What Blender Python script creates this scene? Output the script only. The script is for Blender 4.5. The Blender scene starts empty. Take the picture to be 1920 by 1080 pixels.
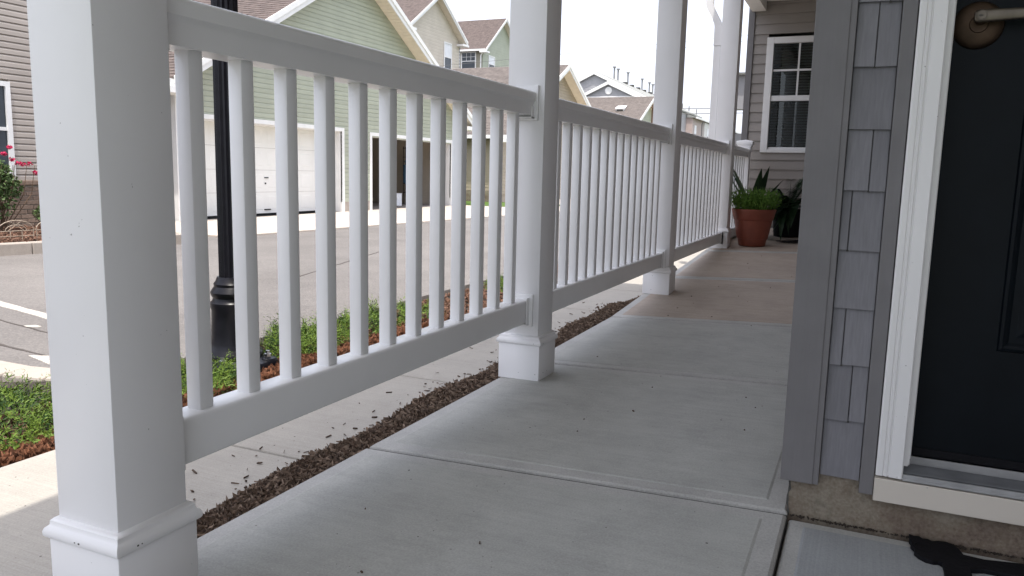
import bpy, bmesh, math, random
from mathutils import Vector, Matrix
random.seed(7)
S = bpy.context.scene
COL = S.collection
R = math.radians

# ------------------------------------------------------------------ camera, sky, sun, exposure
CAM = Vector((0.0, 0.0, 0.807))
PITCH, YAW, ROLL, FPX = 0.1458, 0.4200, 0.0235, 1472.06
cd = bpy.data.cameras.new('camera'); cam = bpy.data.objects.new('camera', cd); COL.objects.link(cam)
fwd = Vector((-math.sin(YAW), math.cos(YAW), 0)); rgt = Vector((math.cos(YAW), math.sin(YAW), 0)); up = Vector((0, 0, 1))
f2 = fwd*math.cos(PITCH) - up*math.sin(PITCH); u2 = up*math.cos(PITCH) + fwd*math.sin(PITCH)
r3 = rgt*math.cos(ROLL) + u2*math.sin(ROLL); u3 = u2*math.cos(ROLL) - rgt*math.sin(ROLL)
M = Matrix((r3, u3, -f2)).transposed().to_4x4(); M.translation = CAM
cam.matrix_world = M
cd.sensor_width = 36; cd.lens = 36*FPX/1920; cd.clip_start = 0.02; cd.clip_end = 3000
S.camera = cam

SUN_DIR = Vector((0.10, -0.28, 1.0)).normalized()
world = bpy.data.worlds.new('World'); S.world = world; world.use_nodes = True
wn = world.node_tree.nodes; wl = world.node_tree.links
sky = wn.new('ShaderNodeTexSky'); sky.sky_type = 'NISHITA'; sky.sun_disc = False
sky.sun_elevation = math.asin(SUN_DIR.z); sky.sun_rotation = math.atan2(SUN_DIR.x, SUN_DIR.y)
sky.air_density = 1.0; sky.dust_density = 7.0; sky.ozone_density = 1.0
hz = wn.new('ShaderNodeMix'); hz.data_type = 'RGBA'; hz.inputs[0].default_value = 0.62      # hazy white summer sky
hz.inputs[7].default_value = (5.95, 6.2, 7.1, 1); wl.new(sky.outputs[0], hz.inputs[6]); wl.new(hz.outputs[2], wn['Background'].inputs[0]); wn['Background'].inputs[1].default_value = 0.15
sd = bpy.data.lights.new('sun', 'SUN'); sd.energy = 2.5; sd.angle = R(0.6); sd.color = (1.0, 0.95, 0.87)
sun = bpy.data.objects.new('sun', sd); COL.objects.link(sun)
sun.rotation_euler = SUN_DIR.to_track_quat('Z', 'Y').to_euler(); sun.location = (0, 0, 30)
S.view_settings.view_transform = 'Standard'; S.view_settings.look = 'None'
S.view_settings.exposure = 0.97; S.view_settings.gamma = 1.0; S.view_settings.use_curve_mapping = False
S.cycles.max_bounces = 8; S.cycles.diffuse_bounces = 5

# ------------------------------------------------------------------ materials
def nodes_of(name):
    m = bpy.data.materials.new(name); m.use_nodes = True
    nt = m.node_tree
    return m, nt.nodes, nt.links, nt.nodes['Principled BSDF']

def ramp(N, L, fac, stops):
    r = N.new('ShaderNodeValToRGB'); e = r.color_ramp.elements
    e[0].position, e[0].color = stops[0][0], (*stops[0][1], 1)
    e[1].position, e[1].color = stops[-1][0], (*stops[-1][1], 1)
    for p, c in stops[1:-1]:
        x = e.new(p); x.color = (*c, 1)
    L.new(fac, r.inputs[0]); return r.outputs[0]

def noise(N, L, vec, scale, detail=4, rough=0.55, stretch=None):
    n = N.new('ShaderNodeTexNoise'); n.inputs['Scale'].default_value = scale
    n.inputs['Detail'].default_value = detail; n.inputs['Roughness'].default_value = rough
    if stretch:
        mp = N.new('ShaderNodeMapping'); mp.inputs['Scale'].default_value = stretch
        L.new(vec, mp.inputs['Vector']); vec = mp.outputs[0]
    L.new(vec, n.inputs['Vector']); return n.outputs['Fac']

def mixc(N, L, fac, a, b, mode='MIX'):
    m = N.new('ShaderNodeMix'); m.data_type = 'RGBA'; m.blend_type = mode
    if isinstance(fac, (int, float)): m.inputs[0].default_value = fac
    else: L.new(fac, m.inputs[0])
    for s, v in ((m.inputs[6], a), (m.inputs[7], b)):
        if isinstance(v, tuple): s.default_value = (*v, 1)
        else: L.new(v, s)
    return m.outputs[2]

def bump(N, L, P, h, strength, dist=0.005, prev=None):
    b = N.new('ShaderNodeBump'); b.inputs['Strength'].default_value = strength; b.inputs['Distance'].default_value = dist
    L.new(h, b.inputs['Height'])
    if prev: L.new(prev, b.inputs['Normal'])
    L.new(b.outputs[0], P.inputs['Normal']); return b.outputs[0]

def coords(N, L):
    g = N.new('ShaderNodeNewGeometry'); return g.outputs['Position']

def rand_mul(N, L, col, lo, hi):
    oi = N.new('ShaderNodeObjectInfo'); mr = N.new('ShaderNodeMapRange')
    mr.inputs[3].default_value = lo; mr.inputs[4].default_value = hi
    L.new(oi.outputs['Random'], mr.inputs[0])
    cc = N.new('ShaderNodeCombineXYZ')
    for i in range(3): L.new(mr.outputs[0], cc.inputs[i])
    return mixc(N, L, 1.0, col, cc.outputs[0], 'MULTIPLY')

def simple(name, color, rough=0.5, var=0.08, scale=6, metallic=0, bumps=None, rnd=None, spec=0.5):
    m, N, L, P = nodes_of(name); v = coords(N, L)
    f = noise(N, L, v, scale, 5)
    lo = tuple(c*(1-var) for c in color); hi = tuple(min(1, c*(1+var)) for c in color)
    c = ramp(N, L, f, [(0.3, lo), (0.7, hi)])
    if rnd: c = rand_mul(N, L, c, *rnd)
    L.new(c, P.inputs['Base Color']); P.inputs['Roughness'].default_value = rough; P.inputs['Metallic'].default_value = metallic
    P.inputs['Specular IOR Level'].default_value = spec
    if bumps: bump(N, L, P, noise(N, L, v, bumps[0], 4, 0.6, bumps[2] if len(bumps) > 2 else None), bumps[1], 0.004)
    return m

def specked_white(name, color, rough, fleck=0.825):
    m, N, L, P = nodes_of(name); v = coords(N, L)
    f = noise(N, L, v, 3.0, 5); c = ramp(N, L, f, [(0.3, tuple(k*0.95 for k in color)), (0.7, color)])
    d = noise(N, L, v, 130, 1, 0.3)
    dm = ramp(N, L, d, [(fleck, (0, 0, 0)), (fleck+0.025, (1, 1, 1))])
    c = mixc(N, L, dm, c, (0.30, 0.29, 0.28))
    L.new(c, P.inputs['Base Color'])
    rr = ramp(N, L, noise(N, L, v, 9, 4), [(0.3, (rough-.06,)*3), (0.7, (rough+.08,)*3)]); L.new(rr, P.inputs['Roughness'])
    bump(N, L, P, noise(N, L, v, 55, 3, 0.6, (1, 1, 0.15)), 0.05, 0.003)
    return m

def concrete(name, base, stain, speck=True, streak=None, bump_s=0.25, rough=0.8, k0=1.0, dirt=0.5, samt=0.32):
    m, N, L, P = nodes_of(name); v = coords(N, L)
    c = ramp(N, L, noise(N, L, v, 1.3*k0, 6, 0.6), [(0.32, stain), (0.62, base)])
    c = mixc(N, L, dirt, c, ramp(N, L, noise(N, L, v, 3.7*k0, 7, 0.7), [(0.36, tuple(k*.72 for k in stain)), (0.56, base)]))
    c = mixc(N, L, 0.35, c, ramp(N, L, noise(N, L, v, 9, 6, 0.65), [(0.3, tuple(k*.7 for k in base)), (0.7, tuple(min(1, k*1.25) for k in base))]))
    fine = noise(N, L, v, 220, 2, 0.5)
    c = mixc(N, L, 0.3, c, ramp(N, L, fine, [(0.3, tuple(k*.55 for k in base)), (0.7, tuple(min(1, k*1.35) for k in base))]))
    if streak:
        s = noise(N, L, v, 7, 6, 0.7, streak); c = mixc(N, L, samt, c, ramp(N, L, s, [(0.35, tuple(k*.74 for k in base)), (0.66, tuple(min(1, k*1.15) for k in base))]))
    if speck:
        d = noise(N, L, v, 120, 1, 0.3)
        c = mixc(N, L, ramp(N, L, d, [(0.80, (0, 0, 0)), (0.82, (1, 1, 1))]), c, (0.5, 0.49, 0.47))
        d2 = noise(N, L, v, 90, 1, 0.3)
        c = mixc(N, L, ramp(N, L, d2, [(0.19, (1, 1, 1)), (0.21, (0, 0, 0))]), c, (0.06, 0.055, 0.05))
    L.new(c, P.inputs['Base Color'])
    P.inputs['Roughness'].default_value = rough
    pv = bump(N, L, P, fine, bump_s, 0.002)
    if streak: bump(N, L, P, s, samt, 0.002, pv)
    return m

def shingle_roof(name, c1, c2):
    m, N, L, P = nodes_of(name)
    tc = N.new('ShaderNodeUVMap'); v = tc.outputs[0]
    b = N.new('ShaderNodeTexBrick'); L.new(v, b.inputs['Vector'])
    b.inputs['Scale'].default_value = 1.0; b.inputs['Brick Width'].default_value = 0.31; b.inputs['Row Height'].default_value = 0.14
    b.inputs['Mortar Size'].default_value = 0.012; b.inputs['Color1'].default_value = (*c1, 1); b.inputs['Color2'].default_value = (*c2, 1)
    b.inputs['Mortar'].default_value = (*(k*.45 for k in c1), 1); b.offset = 0.37; b.inputs['Bias'].default_value = -0.1
    g = coords(N, L)
    c = mixc(N, L, 0.5, b.outputs[0], ramp(N, L, noise(N, L, g, 5, 6, .7), [(0.3, tuple(k*.55 for k in c1)), (0.7, tuple(k*1.5 for k in c2))]))
    L.new(c, P.inputs['Base Color']); P.inputs['Roughness'].default_value = 0.92
    bump(N, L, P, b.outputs['Fac'], 0.5, 0.01)
    return m

def glass(name, tint=(0.6, 0.65, 0.65), refl=0.35):
    m = bpy.data.materials.new(name); m.use_nodes = True; nt = m.node_tree; N, L = nt.nodes, nt.links
    N.remove(N['Principled BSDF']); out = N['Material Output']
    t = N.new('ShaderNodeBsdfTransparent'); t.inputs[0].default_value = (*tint, 1)
    g = N.new('ShaderNodeBsdfGlossy'); g.inputs['Roughness'].default_value = 0.02; g.inputs[0].default_value = (0.9, 0.93, 0.93, 1)
    lw = N.new('ShaderNodeLayerWeight'); lw.inputs[0].default_value = refl
    mx = N.new('ShaderNodeMixShader'); L.new(lw.outputs['Fresnel'], mx.inputs[0]); L.new(t.outputs[0], mx.inputs[1]); L.new(g.outputs[0], mx.inputs[2])
    L.new(mx.outputs[0], out.inputs[0]); return m

def leafmat(name, a, b, rough=0.55, trans=0.0):
    m, N, L, P = nodes_of(name); v = coords(N, L)
    c = ramp(N, L, noise(N, L, v, 28, 3, .7), [(0.32, a), (0.68, b)])
    L.new(c, P.inputs['Base Color']); P.inputs['Roughness'].default_value = rough
    P.inputs['Specular IOR Level'].default_value = 0.25
    return m

def siding_mat(name, color, rnd=(0.94, 1.05)):
    m, N, L, P = nodes_of(name); v = coords(N, L)
    c = ramp(N, L, noise(N, L, v, 2.2, 5), [(0.3, tuple(k*.93 for k in color)), (0.7, tuple(k*1.05 for k in color))])
    c = rand_mul(N, L, c, *rnd)
    L.new(c, P.inputs['Base Color']); P.inputs['Roughness'].default_value = 0.55
    bump(N, L, P, noise(N, L, v, 18, 4, .6, (.25, .25, 3)), 0.12, 0.003)
    return m

WHITE = specked_white('white_painted_post', (0.80, 0.795, 0.80), 0.42)
VINYL = simple('white_vinyl_rail', (0.82, 0.82, 0.82), 0.25, 0.03, 3, bumps=(14, 0.04))
TRIMW = specked_white('white_door_trim', (0.74, 0.73, 0.72), 0.45, 0.80)
CREAM = specked_white('cream_kick_board', (0.60, 0.55, 0.48), 0.5, 0.80)
TRIMF = simple('white_house_trim', (0.80, 0.80, 0.79), 0.5, 0.06, 4)
CEIL = simple('ceiling_board', (0.82, 0.80, 0.76), 0.5, 0.05, 5)
CONC = concrete('porch_concrete_grey', (0.405, 0.405, 0.38), (0.285, 0.285, 0.27), True, (0.5, 7, 1), dirt=0.65, samt=0.22)
CONCB = concrete('porch_concrete_brown', (0.41, 0.345, 0.29), (0.27, 0.22, 0.18), True, (0.5, 7, 1), dirt=0.65, samt=0.3)
CONCE = concrete('porch_concrete_tooled_edge', (0.415, 0.408, 0.388), (0.33, 0.325, 0.31), False, None, 0.08, 0.7)
LAND = concrete('landing_concrete_broomed', (0.31, 0.32, 0.325), (0.24, 0.25, 0.255), False, (34, 0.35, 1))
WALKM = concrete('sidewalk_concrete_broomed', (0.40, 0.375, 0.335), (0.31, 0.285, 0.25), True, (0.35, 32, 1))
CURBM = concrete('curb_concrete', (0.40, 0.355, 0.31), (0.31, 0.265, 0.23))
APRON = concrete('driveway_concrete', (0.52, 0.46, 0.40), (0.45, 0.40, 0.35), False)
def stained_foundation():
    m, N, L, P = nodes_of('foundation_concrete'); v = coords(N, L)
    c = ramp(N, L, noise(N, L, v, 5.5, 7, .65), [(0.34, (0.085, 0.046, 0.034)), (0.47, (0.17, 0.125, 0.088)), (0.62, (0.27, 0.24, 0.185))])
    c = mixc(N, L, ramp(N, L, noise(N, L, v, 16, 6, .7), [(0.56, (0, 0, 0)), (0.68, (0.8, 0.8, 0.8))]), c, (0.07, 0.062, 0.042))
    c = mixc(N, L, 0.35, c, ramp(N, L, noise(N, L, v, 140, 3, .6), [(0.3, (0.09, 0.075, 0.055)), (0.7, (0.31, 0.28, 0.23))]))
    L.new(c, P.inputs['Base Color']); P.inputs['Roughness'].default_value = 0.92
    b = bump(N, L, P, noise(N, L, v, 120, 4, .7), 0.7, 0.003); bump(N, L, P, noise(N, L, v, 18, 5, .6), 0.6, 0.008, b)
    return m
FOUND = stained_foundation()
JOINT = simple('joint_grime', (0.07, 0.068, 0.062), 0.95, 0.3, 30)
SOIL = simple('dark_soil', (0.035, 0.026, 0.02), 0.95, 0.4, 40, bumps=(60, 0.8))
CHIP = simple('mulch_chips', (0.080, 0.050, 0.033), 0.9, 0.7, 55)
CHIPL = simple('weathered_mulch_chips', (0.175, 0.125, 0.09), 0.9, 0.6, 60)
CHIPR = simple('red_brown_mulch', (0.16, 0.085, 0.055), 0.9, 0.6, 50)
NEEDLE = simple('dead_juniper_needles', (0.17, 0.07, 0.035), 0.9, 0.6, 45)

def grain(name, color, rnd_, amt=0.5):
    m, N, L, P = nodes_of(name); v = coords(N, L)
    c = ramp(N, L, noise(N, L, v, 9, 5), [(0.3, tuple(k*.9 for k in color)), (0.7, tuple(k*1.07 for k in color))])
    g1 = noise(N, L, v, 60, 5, .65, (3, 3, .12))
    c = mixc(N, L, amt, c, ramp(N, L, g1, [(0.3, tuple(k*.74 for k in color)), (0.7, tuple(k*1.2 for k in color))]))
    c = rand_mul(N, L, c, *rnd_)
    L.new(c, P.inputs['Base Color']); P.inputs['Roughness'].default_value = 0.6; P.inputs['Specular IOR Level'].default_value = 0.35
    bump(N, L, P, g1, 0.35, 0.0015); return m
GREY = grain('grey_corner_board', (0.165, 0.159, 0.162), (1.0, 1.0), 0.12)
SHAKE = grain('grey_shake_shingle', (0.185, 0.182, 0.196), (0.88, 1.08))
GSIDE = siding_mat('grey_lap_siding', (0.27, 0.245, 0.225))
GREEN = siding_mat('sage_green_siding', (0.385, 0.41, 0.325))
TAN = siding_mat('tan_siding', (0.42, 0.375, 0.335))
BEIGE = siding_mat('beige_siding', (0.60, 0.545, 0.46))
BROWNS = siding_mat('brown_tan_siding', (0.36, 0.305, 0.235))
SLATE = siding_mat('slate_grey_siding', (0.33, 0.33, 0.345))
OLIVE = siding_mat('olive_siding', (0.27, 0.25, 0.19))
CLAY = siding_mat('clay_pink_siding', (0.42, 0.34, 0.31))
SOFFIT = simple('beige_soffit', (0.78, 0.71, 0.58), 0.6, 0.05, 5)
ROOFB = shingle_roof('brown_shingle_roof', (0.10, 0.078, 0.072), (0.14, 0.11, 0.10))
ROOFR = shingle_roof('red_brown_shingle_roof', (0.128, 0.110, 0.100), (0.165, 0.142, 0.13))
ROOFG = shingle_roof('grey_shingle_roof', (0.23, 0.24, 0.23), (0.30, 0.305, 0.29))
BRICK = simple('tan_brick', (0.23, 0.165, 0.125), 0.9, 0.25, 30, bumps=(60, .4), rnd=(0.7, 1.25))
MORTAR = simple('brick_mortar', (0.30, 0.27, 0.23), 0.95, 0.1, 20)
GDOOR = simple('white_garage_door', (0.80, 0.80, 0.77), 0.45, 0.03, 3)
SEAM = simple('door_section_seam', (0.5, 0.49, 0.46), 0.8, 0.1, 5)
DARKIN = simple('garage_interior_wall', (0.46, 0.41, 0.34), 0.9, 0.1, 2)
GFLOOR = simple('garage_floor', (0.18, 0.16, 0.15), 0.9, 0.2, 4)
BLACKM = simple('black_cast_metal', (0.006, 0.006, 0.009), 0.30, 0.3, 20, bumps=(25, 0.12), spec=0.22)
STEEL = simple('galvanised_bolt', (0.45, 0.46, 0.48), 0.3, 0.15, 40, metallic=1)
BRONZE = simple('aged_bronze', (0.055, 0.036, 0.024), 0.5, 0.35, 25, metallic=0.85)
BRONZEL = simple('worn_nickel_lever', (0.115, 0.098, 0.078), 0.42, 0.2, 25, metallic=0.8)
DOOR = simple('dark_navy_door', (0.0028, 0.0048, 0.0072), 0.5, 0.2, 8, bumps=(8, 0.03), spec=0.13)
RUBBER = simple('black_rubber', (0.0045, 0.0045, 0.0065), 0.7, 0.3, 40, bumps=(80, .3), spec=0.2)
ALU = simple('ridged_aluminium', (0.075, 0.078, 0.082), 0.5, 0.25, 20, metallic=0.2)
ALUL = simple('threshold_nose', (0.36, 0.36, 0.36), 0.45, 0.15, 20, metallic=0.3)
TERRA = simple('terracotta_plastic', (0.215, 0.055, 0.032), 0.5, 0.15, 8, bumps=(30, .08))
PIPEM = simple('grey_vent_pipe', (0.22, 0.22, 0.225), 0.6, 0.1, 10)
WIREM = simple('power_wire', (0.10, 0.10, 0.10), 0.6, 0.1, 2)
GLASS = glass('window_glass', (0.42, 0.47, 0.47), 0.35)
GLASSD = simple('dark_window_glass', (0.03, 0.04, 0.05), 0.06, 0.2, 2)
SHADEW = simple('white_window_shade', (0.75, 0.77, 0.80), 0.5, 0.05, 4)
BLIND = simple('window_blind', (0.55, 0.57, 0.56), 0.5, 0.05, 4)
ROOMD = simple('dark_room', (0.02, 0.02, 0.02), 0.9, 0.1, 2)
JUN = leafmat('juniper_needles', (0.05, 0.105, 0.014), (0.18, 0.26, 0.038))
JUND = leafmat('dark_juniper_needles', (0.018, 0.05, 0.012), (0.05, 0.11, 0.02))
STALK = leafmat('chive_green', (0.06, 0.14, 0.02), (0.13, 0.23, 0.04))
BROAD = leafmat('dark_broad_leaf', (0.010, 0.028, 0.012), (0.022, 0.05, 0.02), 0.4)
ROSEL = leafmat('rose_leaves', (0.05, 0.095, 0.03), (0.13, 0.19, 0.07))
ROSEF = leafmat('rose_petals', (0.45, 0.015, 0.07), (0.65, 0.04, 0.14))
GRASSM = leafmat('lawn', (0.05, 0.10, 0.015), (0.10, 0.17, 0.03))
TWIG = simple('twig', (0.12, 0.075, 0.045), 0.9, 0.4, 40)
WIREF = simple('rusty_cream_wire', (0.42, 0.34, 0.26), 0.6, 0.3, 40)
PAINT = simple('worn_road_paint', (0.44, 0.41, 0.37), 0.8, 0.25, 30)
BLUE = simple('blue_fabric', (0.04, 0.10, 0.17), 0.8, 0.2, 10)

def asphalt():
    m, N, L, P = nodes_of('weathered_asphalt'); v = coords(N, L)
    c = ramp(N, L, noise(N, L, v, 0.8, 6, .6), [(0.3, (0.135, 0.125, 0.12)), (0.7, (0.175, 0.164, 0.156))])
    vo = N.new('ShaderNodeTexVoronoi'); vo.inputs['Scale'].default_value = 95; L.new(v, vo.inputs['Vector'])
    sp = ramp(N, L, vo.outputs['Color'], [(0.1, (0.06, 0.054, 0.05)), (0.5, (0.13, 0.118, 0.11)), (0.9, (0.28, 0.25, 0.23))])
    c = mixc(N, L, 0.55, c, sp)
    c = mixc(N, L, 0.45, c, ramp(N, L, noise(N, L, v, 0.35, 7, .7), [(0.36, (0.115, 0.108, 0.104)), (0.6, (0.235, 0.222, 0.212))]))
    L.new(c, P.inputs['Base Color']); P.inputs['Roughness'].default_value = 0.9
    bump(N, L, P, vo.outputs['Distance'], 0.5, 0.006)
    return m
ASPH = asphalt()
CRACK = simple('asphalt_crack', (0.07, 0.06, 0.055), 0.95, 0.3, 30)

# ------------------------------------------------------------------ mesh helpers
class MB:
    def __init__(s): s.v, s.f, s.uv, s.mi = [], [], None, None
    def add(s, vs, fs):
        n = len(s.v); s.v += [tuple(p) for p in vs]; s.f += [tuple(i+n for i in f) for f in fs]; return s
    def box(s, x0, x1, y0, y1, z0, z1):
        return s.add([(x0,y0,z0),(x1,y0,z0),(x1,y1,z0),(x0,y1,z0),(x0,y0,z1),(x1,y0,z1),(x1,y1,z1),(x0,y1,z1)],
                     [(0,3,2,1),(4,5,6,7),(0,1,5,4),(1,2,6,5),(2,3,7,6),(3,0,4,7)])
    def hexa(s, p):   # 8 points, bottom loop then top loop
        return s.add(p, [(0,3,2,1),(4,5,6,7),(0,1,5,4),(1,2,6,5),(2,3,7,6),(3,0,4,7)])
    def prism(s, loop, vec):   # loop of 3d points, extruded by vec
        n = len(loop); vec = Vector(vec); a = [Vector(p) for p in loop]; b = [p+vec for p in a]
        return s.add(a+b, [tuple(range(n-1,-1,-1)), tuple(range(n,2*n))] + [(i,(i+1)%n,(i+1)%n+n,i+n) for i in range(n)])
    def tube(s, pts, r, n=8, cap=True):
        pts = [Vector(p) for p in pts]; rs = r if isinstance(r, (list, tuple)) else [r]*len(pts)
        base = len(s.v); ref = None
        for i, p in enumerate(pts):
            d = (pts[min(i+1,len(pts)-1)] - pts[max(i-1,0)]).normalized()
            if ref is None:
                ref = d.orthogonal().normalized()
            a = (ref - d*ref.dot(d)).normalized(); ref = a; b = d.cross(a)
            for k in range(n):
                t = 2*math.pi*k/n; s.v.append(tuple(p + (a*math.cos(t)+b*math.sin(t))*rs[i]))
        for i in range(len(pts)-1):
            for k in range(n):
                k2 = (k+1) % n
                s.f.append((base+i*n+k, base+i*n+k2, base+(i+1)*n+k2, base+(i+1)*n+k))
        if cap:
            s.f.append(tuple(base+k for k in range(n-1,-1,-1))); e = base+(len(pts)-1)*n; s.f.append(tuple(e+k for k in range(n)))
        return s
    def lathe(s, c, prof, n=32, flute=0):
        base = len(s.v); c = Vector(c)
        for r, z in prof:
            for k in range(n):
                t = 2*math.pi*k/n
                rr = r*(1-flute*(0.5+0.5*math.cos(k*math.pi))) if flute else r
                s.v.append((c.x+rr*math.cos(t), c.y+rr*math.sin(t), c.z+z))
        for i in range(len(prof)-1):
            for k in range(n):
                k2 = (k+1) % n
                s.f.append((base+i*n+k, base+i*n+k2, base+(i+1)*n+k2, base+(i+1)*n+k))
        s.f.append(tuple(base+k for k in range(n-1,-1,-1))); e = base+(len(prof)-1)*n; s.f.append(tuple(e+k for k in range(n)))
        return s

WLOC = {}
def link(o, parent=None, loc=(0,0,0)):
    COL.objects.link(o)
    if parent is not None:
        o.parent = parent
    return o
def thing(name, loc, label=None, cat=None, group=None, parent=None, kind=None):
    o = bpy.data.objects.new(name, None); o.empty_display_size = 0.2
    COL.objects.link(o); WLOC[o] = Vector(loc)
    if parent is not None:
        o.parent = parent; o.location = Vector(loc) - WLOC[parent]
    else: o.location = loc
    return tag(o, label, cat, group, kind)
def tag(o, label=None, cat=None, group=None, kind=None):
    if label: o['label'] = label
    if cat: o['category'] = cat
    if group: o['group'] = group
    if kind: o['kind'] = kind
    return o
def obj(name, mb, mat, parent=None, bevel=0, smooth=False, seg=2, mats=None, mi=None, uv=None, kind=None, origin=None):
    off = Vector(origin) if origin is not None else (WLOC[parent] if parent is not None else Vector((0,0,0)))
    me = bpy.data.meshes.new(name)
    me.from_pydata([tuple(Vector(p)-off) for p in mb.v], [], mb.f); me.update()
    if uv:
        ul = me.uv_layers.new(name='UVMap')
        for p in me.polygons:
            for li in p.loop_indices:
                ul.data[li].uv = uv(Vector(me.vertices[me.loops[li].vertex_index].co)+off, p.normal)
    if bevel:
        bm = bmesh.new(); bm.from_mesh(me)
        es = [e for e in bm.edges if len(e.link_faces) == 2 and e.calc_face_angle(0) > 0.5]
        bmesh.ops.bevel(bm, geom=es, offset=bevel, segments=seg, profile=0.5, affect='EDGES', clamp_overlap=True)
        bm.to_mesh(me); bm.free()
    for x in (mats or [mat]): me.materials.append(x)
    if mi:
        for p, k in zip(me.polygons, mi): p.material_index = k
    if smooth:
        for p in me.polygons: p.use_smooth = True
        me.set_sharp_from_angle(angle=R(40 if not bevel else 32))
    o = bpy.data.objects.new(name, me); COL.objects.link(o); WLOC[o] = off.copy()
    if parent is not None:
        o.parent = parent; o.location = off - WLOC[parent]
    else: o.location = off
    if kind: o['kind'] = kind
    return o
def clone(o, parent, delta=(0,0,0), recurse=True):
    c = o.copy(); COL.objects.link(c); c.parent = parent
    WLOC[c] = WLOC[o] + Vector(delta); c.location = WLOC[c] - (WLOC[parent] if parent is not None else Vector((0,0,0)))
    if recurse:
        for ch in list(o.children): clone(ch, c, delta)
    return c
def rnd(a, b): return random.uniform(a, b)

# ------------------------------------------------------------------ setting: ground, road, walks
def floor_z(x, y): return (0.057*max(0, y-4.1)) + 0.012*(x+1.285)
g = MB().box(-400, 400, -60, 900, -1.5, -0.42)
obj('ground', g, GRASSM, kind='structure')
road = MB().box(-60, -2.86, -20, 260, -0.9, -0.30)
road = obj('road', road, ASPH, kind='structure')
def flat_patch(name, pts, z, mat, parent, h=0.004):
    return obj(name, MB().prism([(x, y, z) for x, y in pts], (0, 0, h)), mat, parent)
random.seed(3)
def ragged(x0, y0, x1, y1, w, n=14, j=0.02):
    d = Vector((x1-x0, y1-y0)); nn = Vector((-d.y, d.x)).normalized()
    a = [Vector((x0, y0))+d*(i/n) + nn*(w/2+rnd(-j, j)) for i in range(n+1)]
    b = [Vector((x0, y0))+d*(i/n) - nn*(w/2+rnd(-j, j)) for i in range(n, -1, -1)]
    return [tuple(p) for p in a+b]
flat_patch('road_marking', ragged(-8.2, 4.33, -4.3, 3.50, 0.085, 24, 0.007), -0.300, PAINT, road)
flat_patch('road_marking', [(-5.15,3.42),(-5.10,3.405),(-5.03,3.43),(-5.02,3.46),(-5.10,3.475)], -0.300, PAINT, road)
flat_patch('road_marking', [(-4.33,2.89),(-4.08,2.82),(-3.6,2.70),(-3.55,2.80),(-4.0,2.92),(-4.2,2.945)], -0.300, PAINT, road)
flat_patch('road_marking', [(-3.6,3.18),(-3.30,3.10),(-3.28,3.2),(-3.5,3.28)], -0.300, PAINT, road)
for (a, b, c, d) in ((-7.5, 3.83, -4.4, 3.28), (-6.2, 3.16, -3.6, 2.86), (-6, 9.0, -5.2, 6.2)):
    flat_patch('road_crack', ragged(a, b, c, d, 0.018, 30, 0.007), -0.300, CRACK, road, 0.003)

# our sidewalk: slabs with tooled joints
walk = thing('sidewalk', (-1.85, 4, -0.06), kind='structure')
WZ = -0.06
obj('walk_bed', MB().box(-2.21, -1.40, -1.2, 14, -0.5, WZ-0.012), JOINT, walk)
ys = [-1.2, -0.2, 0.80, 1.81, 2.79, 3.78, 4.77, 5.76, 6.75, 7.74, 8.73, 9.72, 10.71, 11.7, 12.7, 13.7]
for a, b in zip(ys[:-1], ys[1:]):
    obj('walk_slab', MB().box(-2.2, -1.395, a+0.005, b-0.005, -0.3, WZ), WALKM, walk, bevel=0.006)

# curb of the near corner (turns from the street into the side street)
curb = thing('curb', (-2.8, 4, -0.3), kind='structure')
cz = -0.10
def curb_piece(p, q, w=0.15, z1=cz, z0=-0.6, par=curb):
    p, q = Vector(p), Vector(q); d = (q-p); n = Vector((-d.y, d.x)).normalized()*w; d = d.normalized()*0.004
    p, q = p+d, q-d
    L = [(p.x,p.y),(q.x,q.y),(q.x+n.x,q.y+n.y),(p.x+n.x,p.y+n.y)]
    obj('curb_stone', MB().prism([(x, y, z0) for x, y in L], (0,0,z1-z0)), CURBM, par, bevel=0.012)
cp = [(-2.74, 12.0), (-2.74, 9.0), (-2.74, 6.0), (-2.74, 3.6)]
arc = [(-3.34+0.6*math.cos(t), 2.7-0.6*math.sin(t)) for t in (0, 0.4, 0.8, 1.2, 1.5708)]
cp += [(-2.74, 2.72)] + arc[1:] + [(-5.5, 2.10), (-8.0, 2.10)]
for p, q in zip(cp[:-1], cp[1:]): curb_piece(q, p, 0.16)
bed = MB().prism([(-2.205,14,-0.5),(-2.205,-1,-0.5),(-9,-1,-0.5),(-9,1.94,-0.5),(-3.34,1.94,-0.5),(-2.92,2.2,-0.5),(-2.9,2.7,-0.5),(-2.9,14,-0.5)][::-1], (0,0,0.40))
obj('planting_bed', bed, SOIL, kind='structure')
obj('corner_pavement', MB().prism([(-8,1.93,-.4),(-3.35,1.93,-.4),(-3.05,1.99,-.4),(-2.95,1.80,-.4),(-3.3,1.66,-.4),(-8,1.62,-.4)][::-1], (0,0,0.30)), CURBM, kind='structure')

# chips helper -> one joined mesh of small slivers
def chips(n, pos, sx=(0.012, 0.042), sy=(0.004, 0.011), sz=(0.002, 0.006), tilt=0.5, zj=0.015):
    m = MB()
    for _ in range(n):
        x, y, z = pos(); a = rnd(0, 6.283); l, w, h = rnd(*sx)/2, rnd(*sy)/2, rnd(*sz)/2
        rot = Matrix.Rotation(a, 3, 'Z') @ Matrix.Rotation(rnd(-tilt, tilt), 3, 'Y') @ Matrix.Rotation(rnd(-tilt, tilt), 3, 'X')
        k = rnd(0.4, 1)
        c = [(-l,-w*k,-h),(l*k,-w,-h),(l,w*k,-h),(-l*k,w,-h),(-l,-w*k,h),(l*k,-w,h),(l,w*k,h),(-l*k,w,h)]
        m.hexa([rot @ Vector(p) + Vector((x, y, z+rnd(0, zj))) for p in c])
    return m
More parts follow.
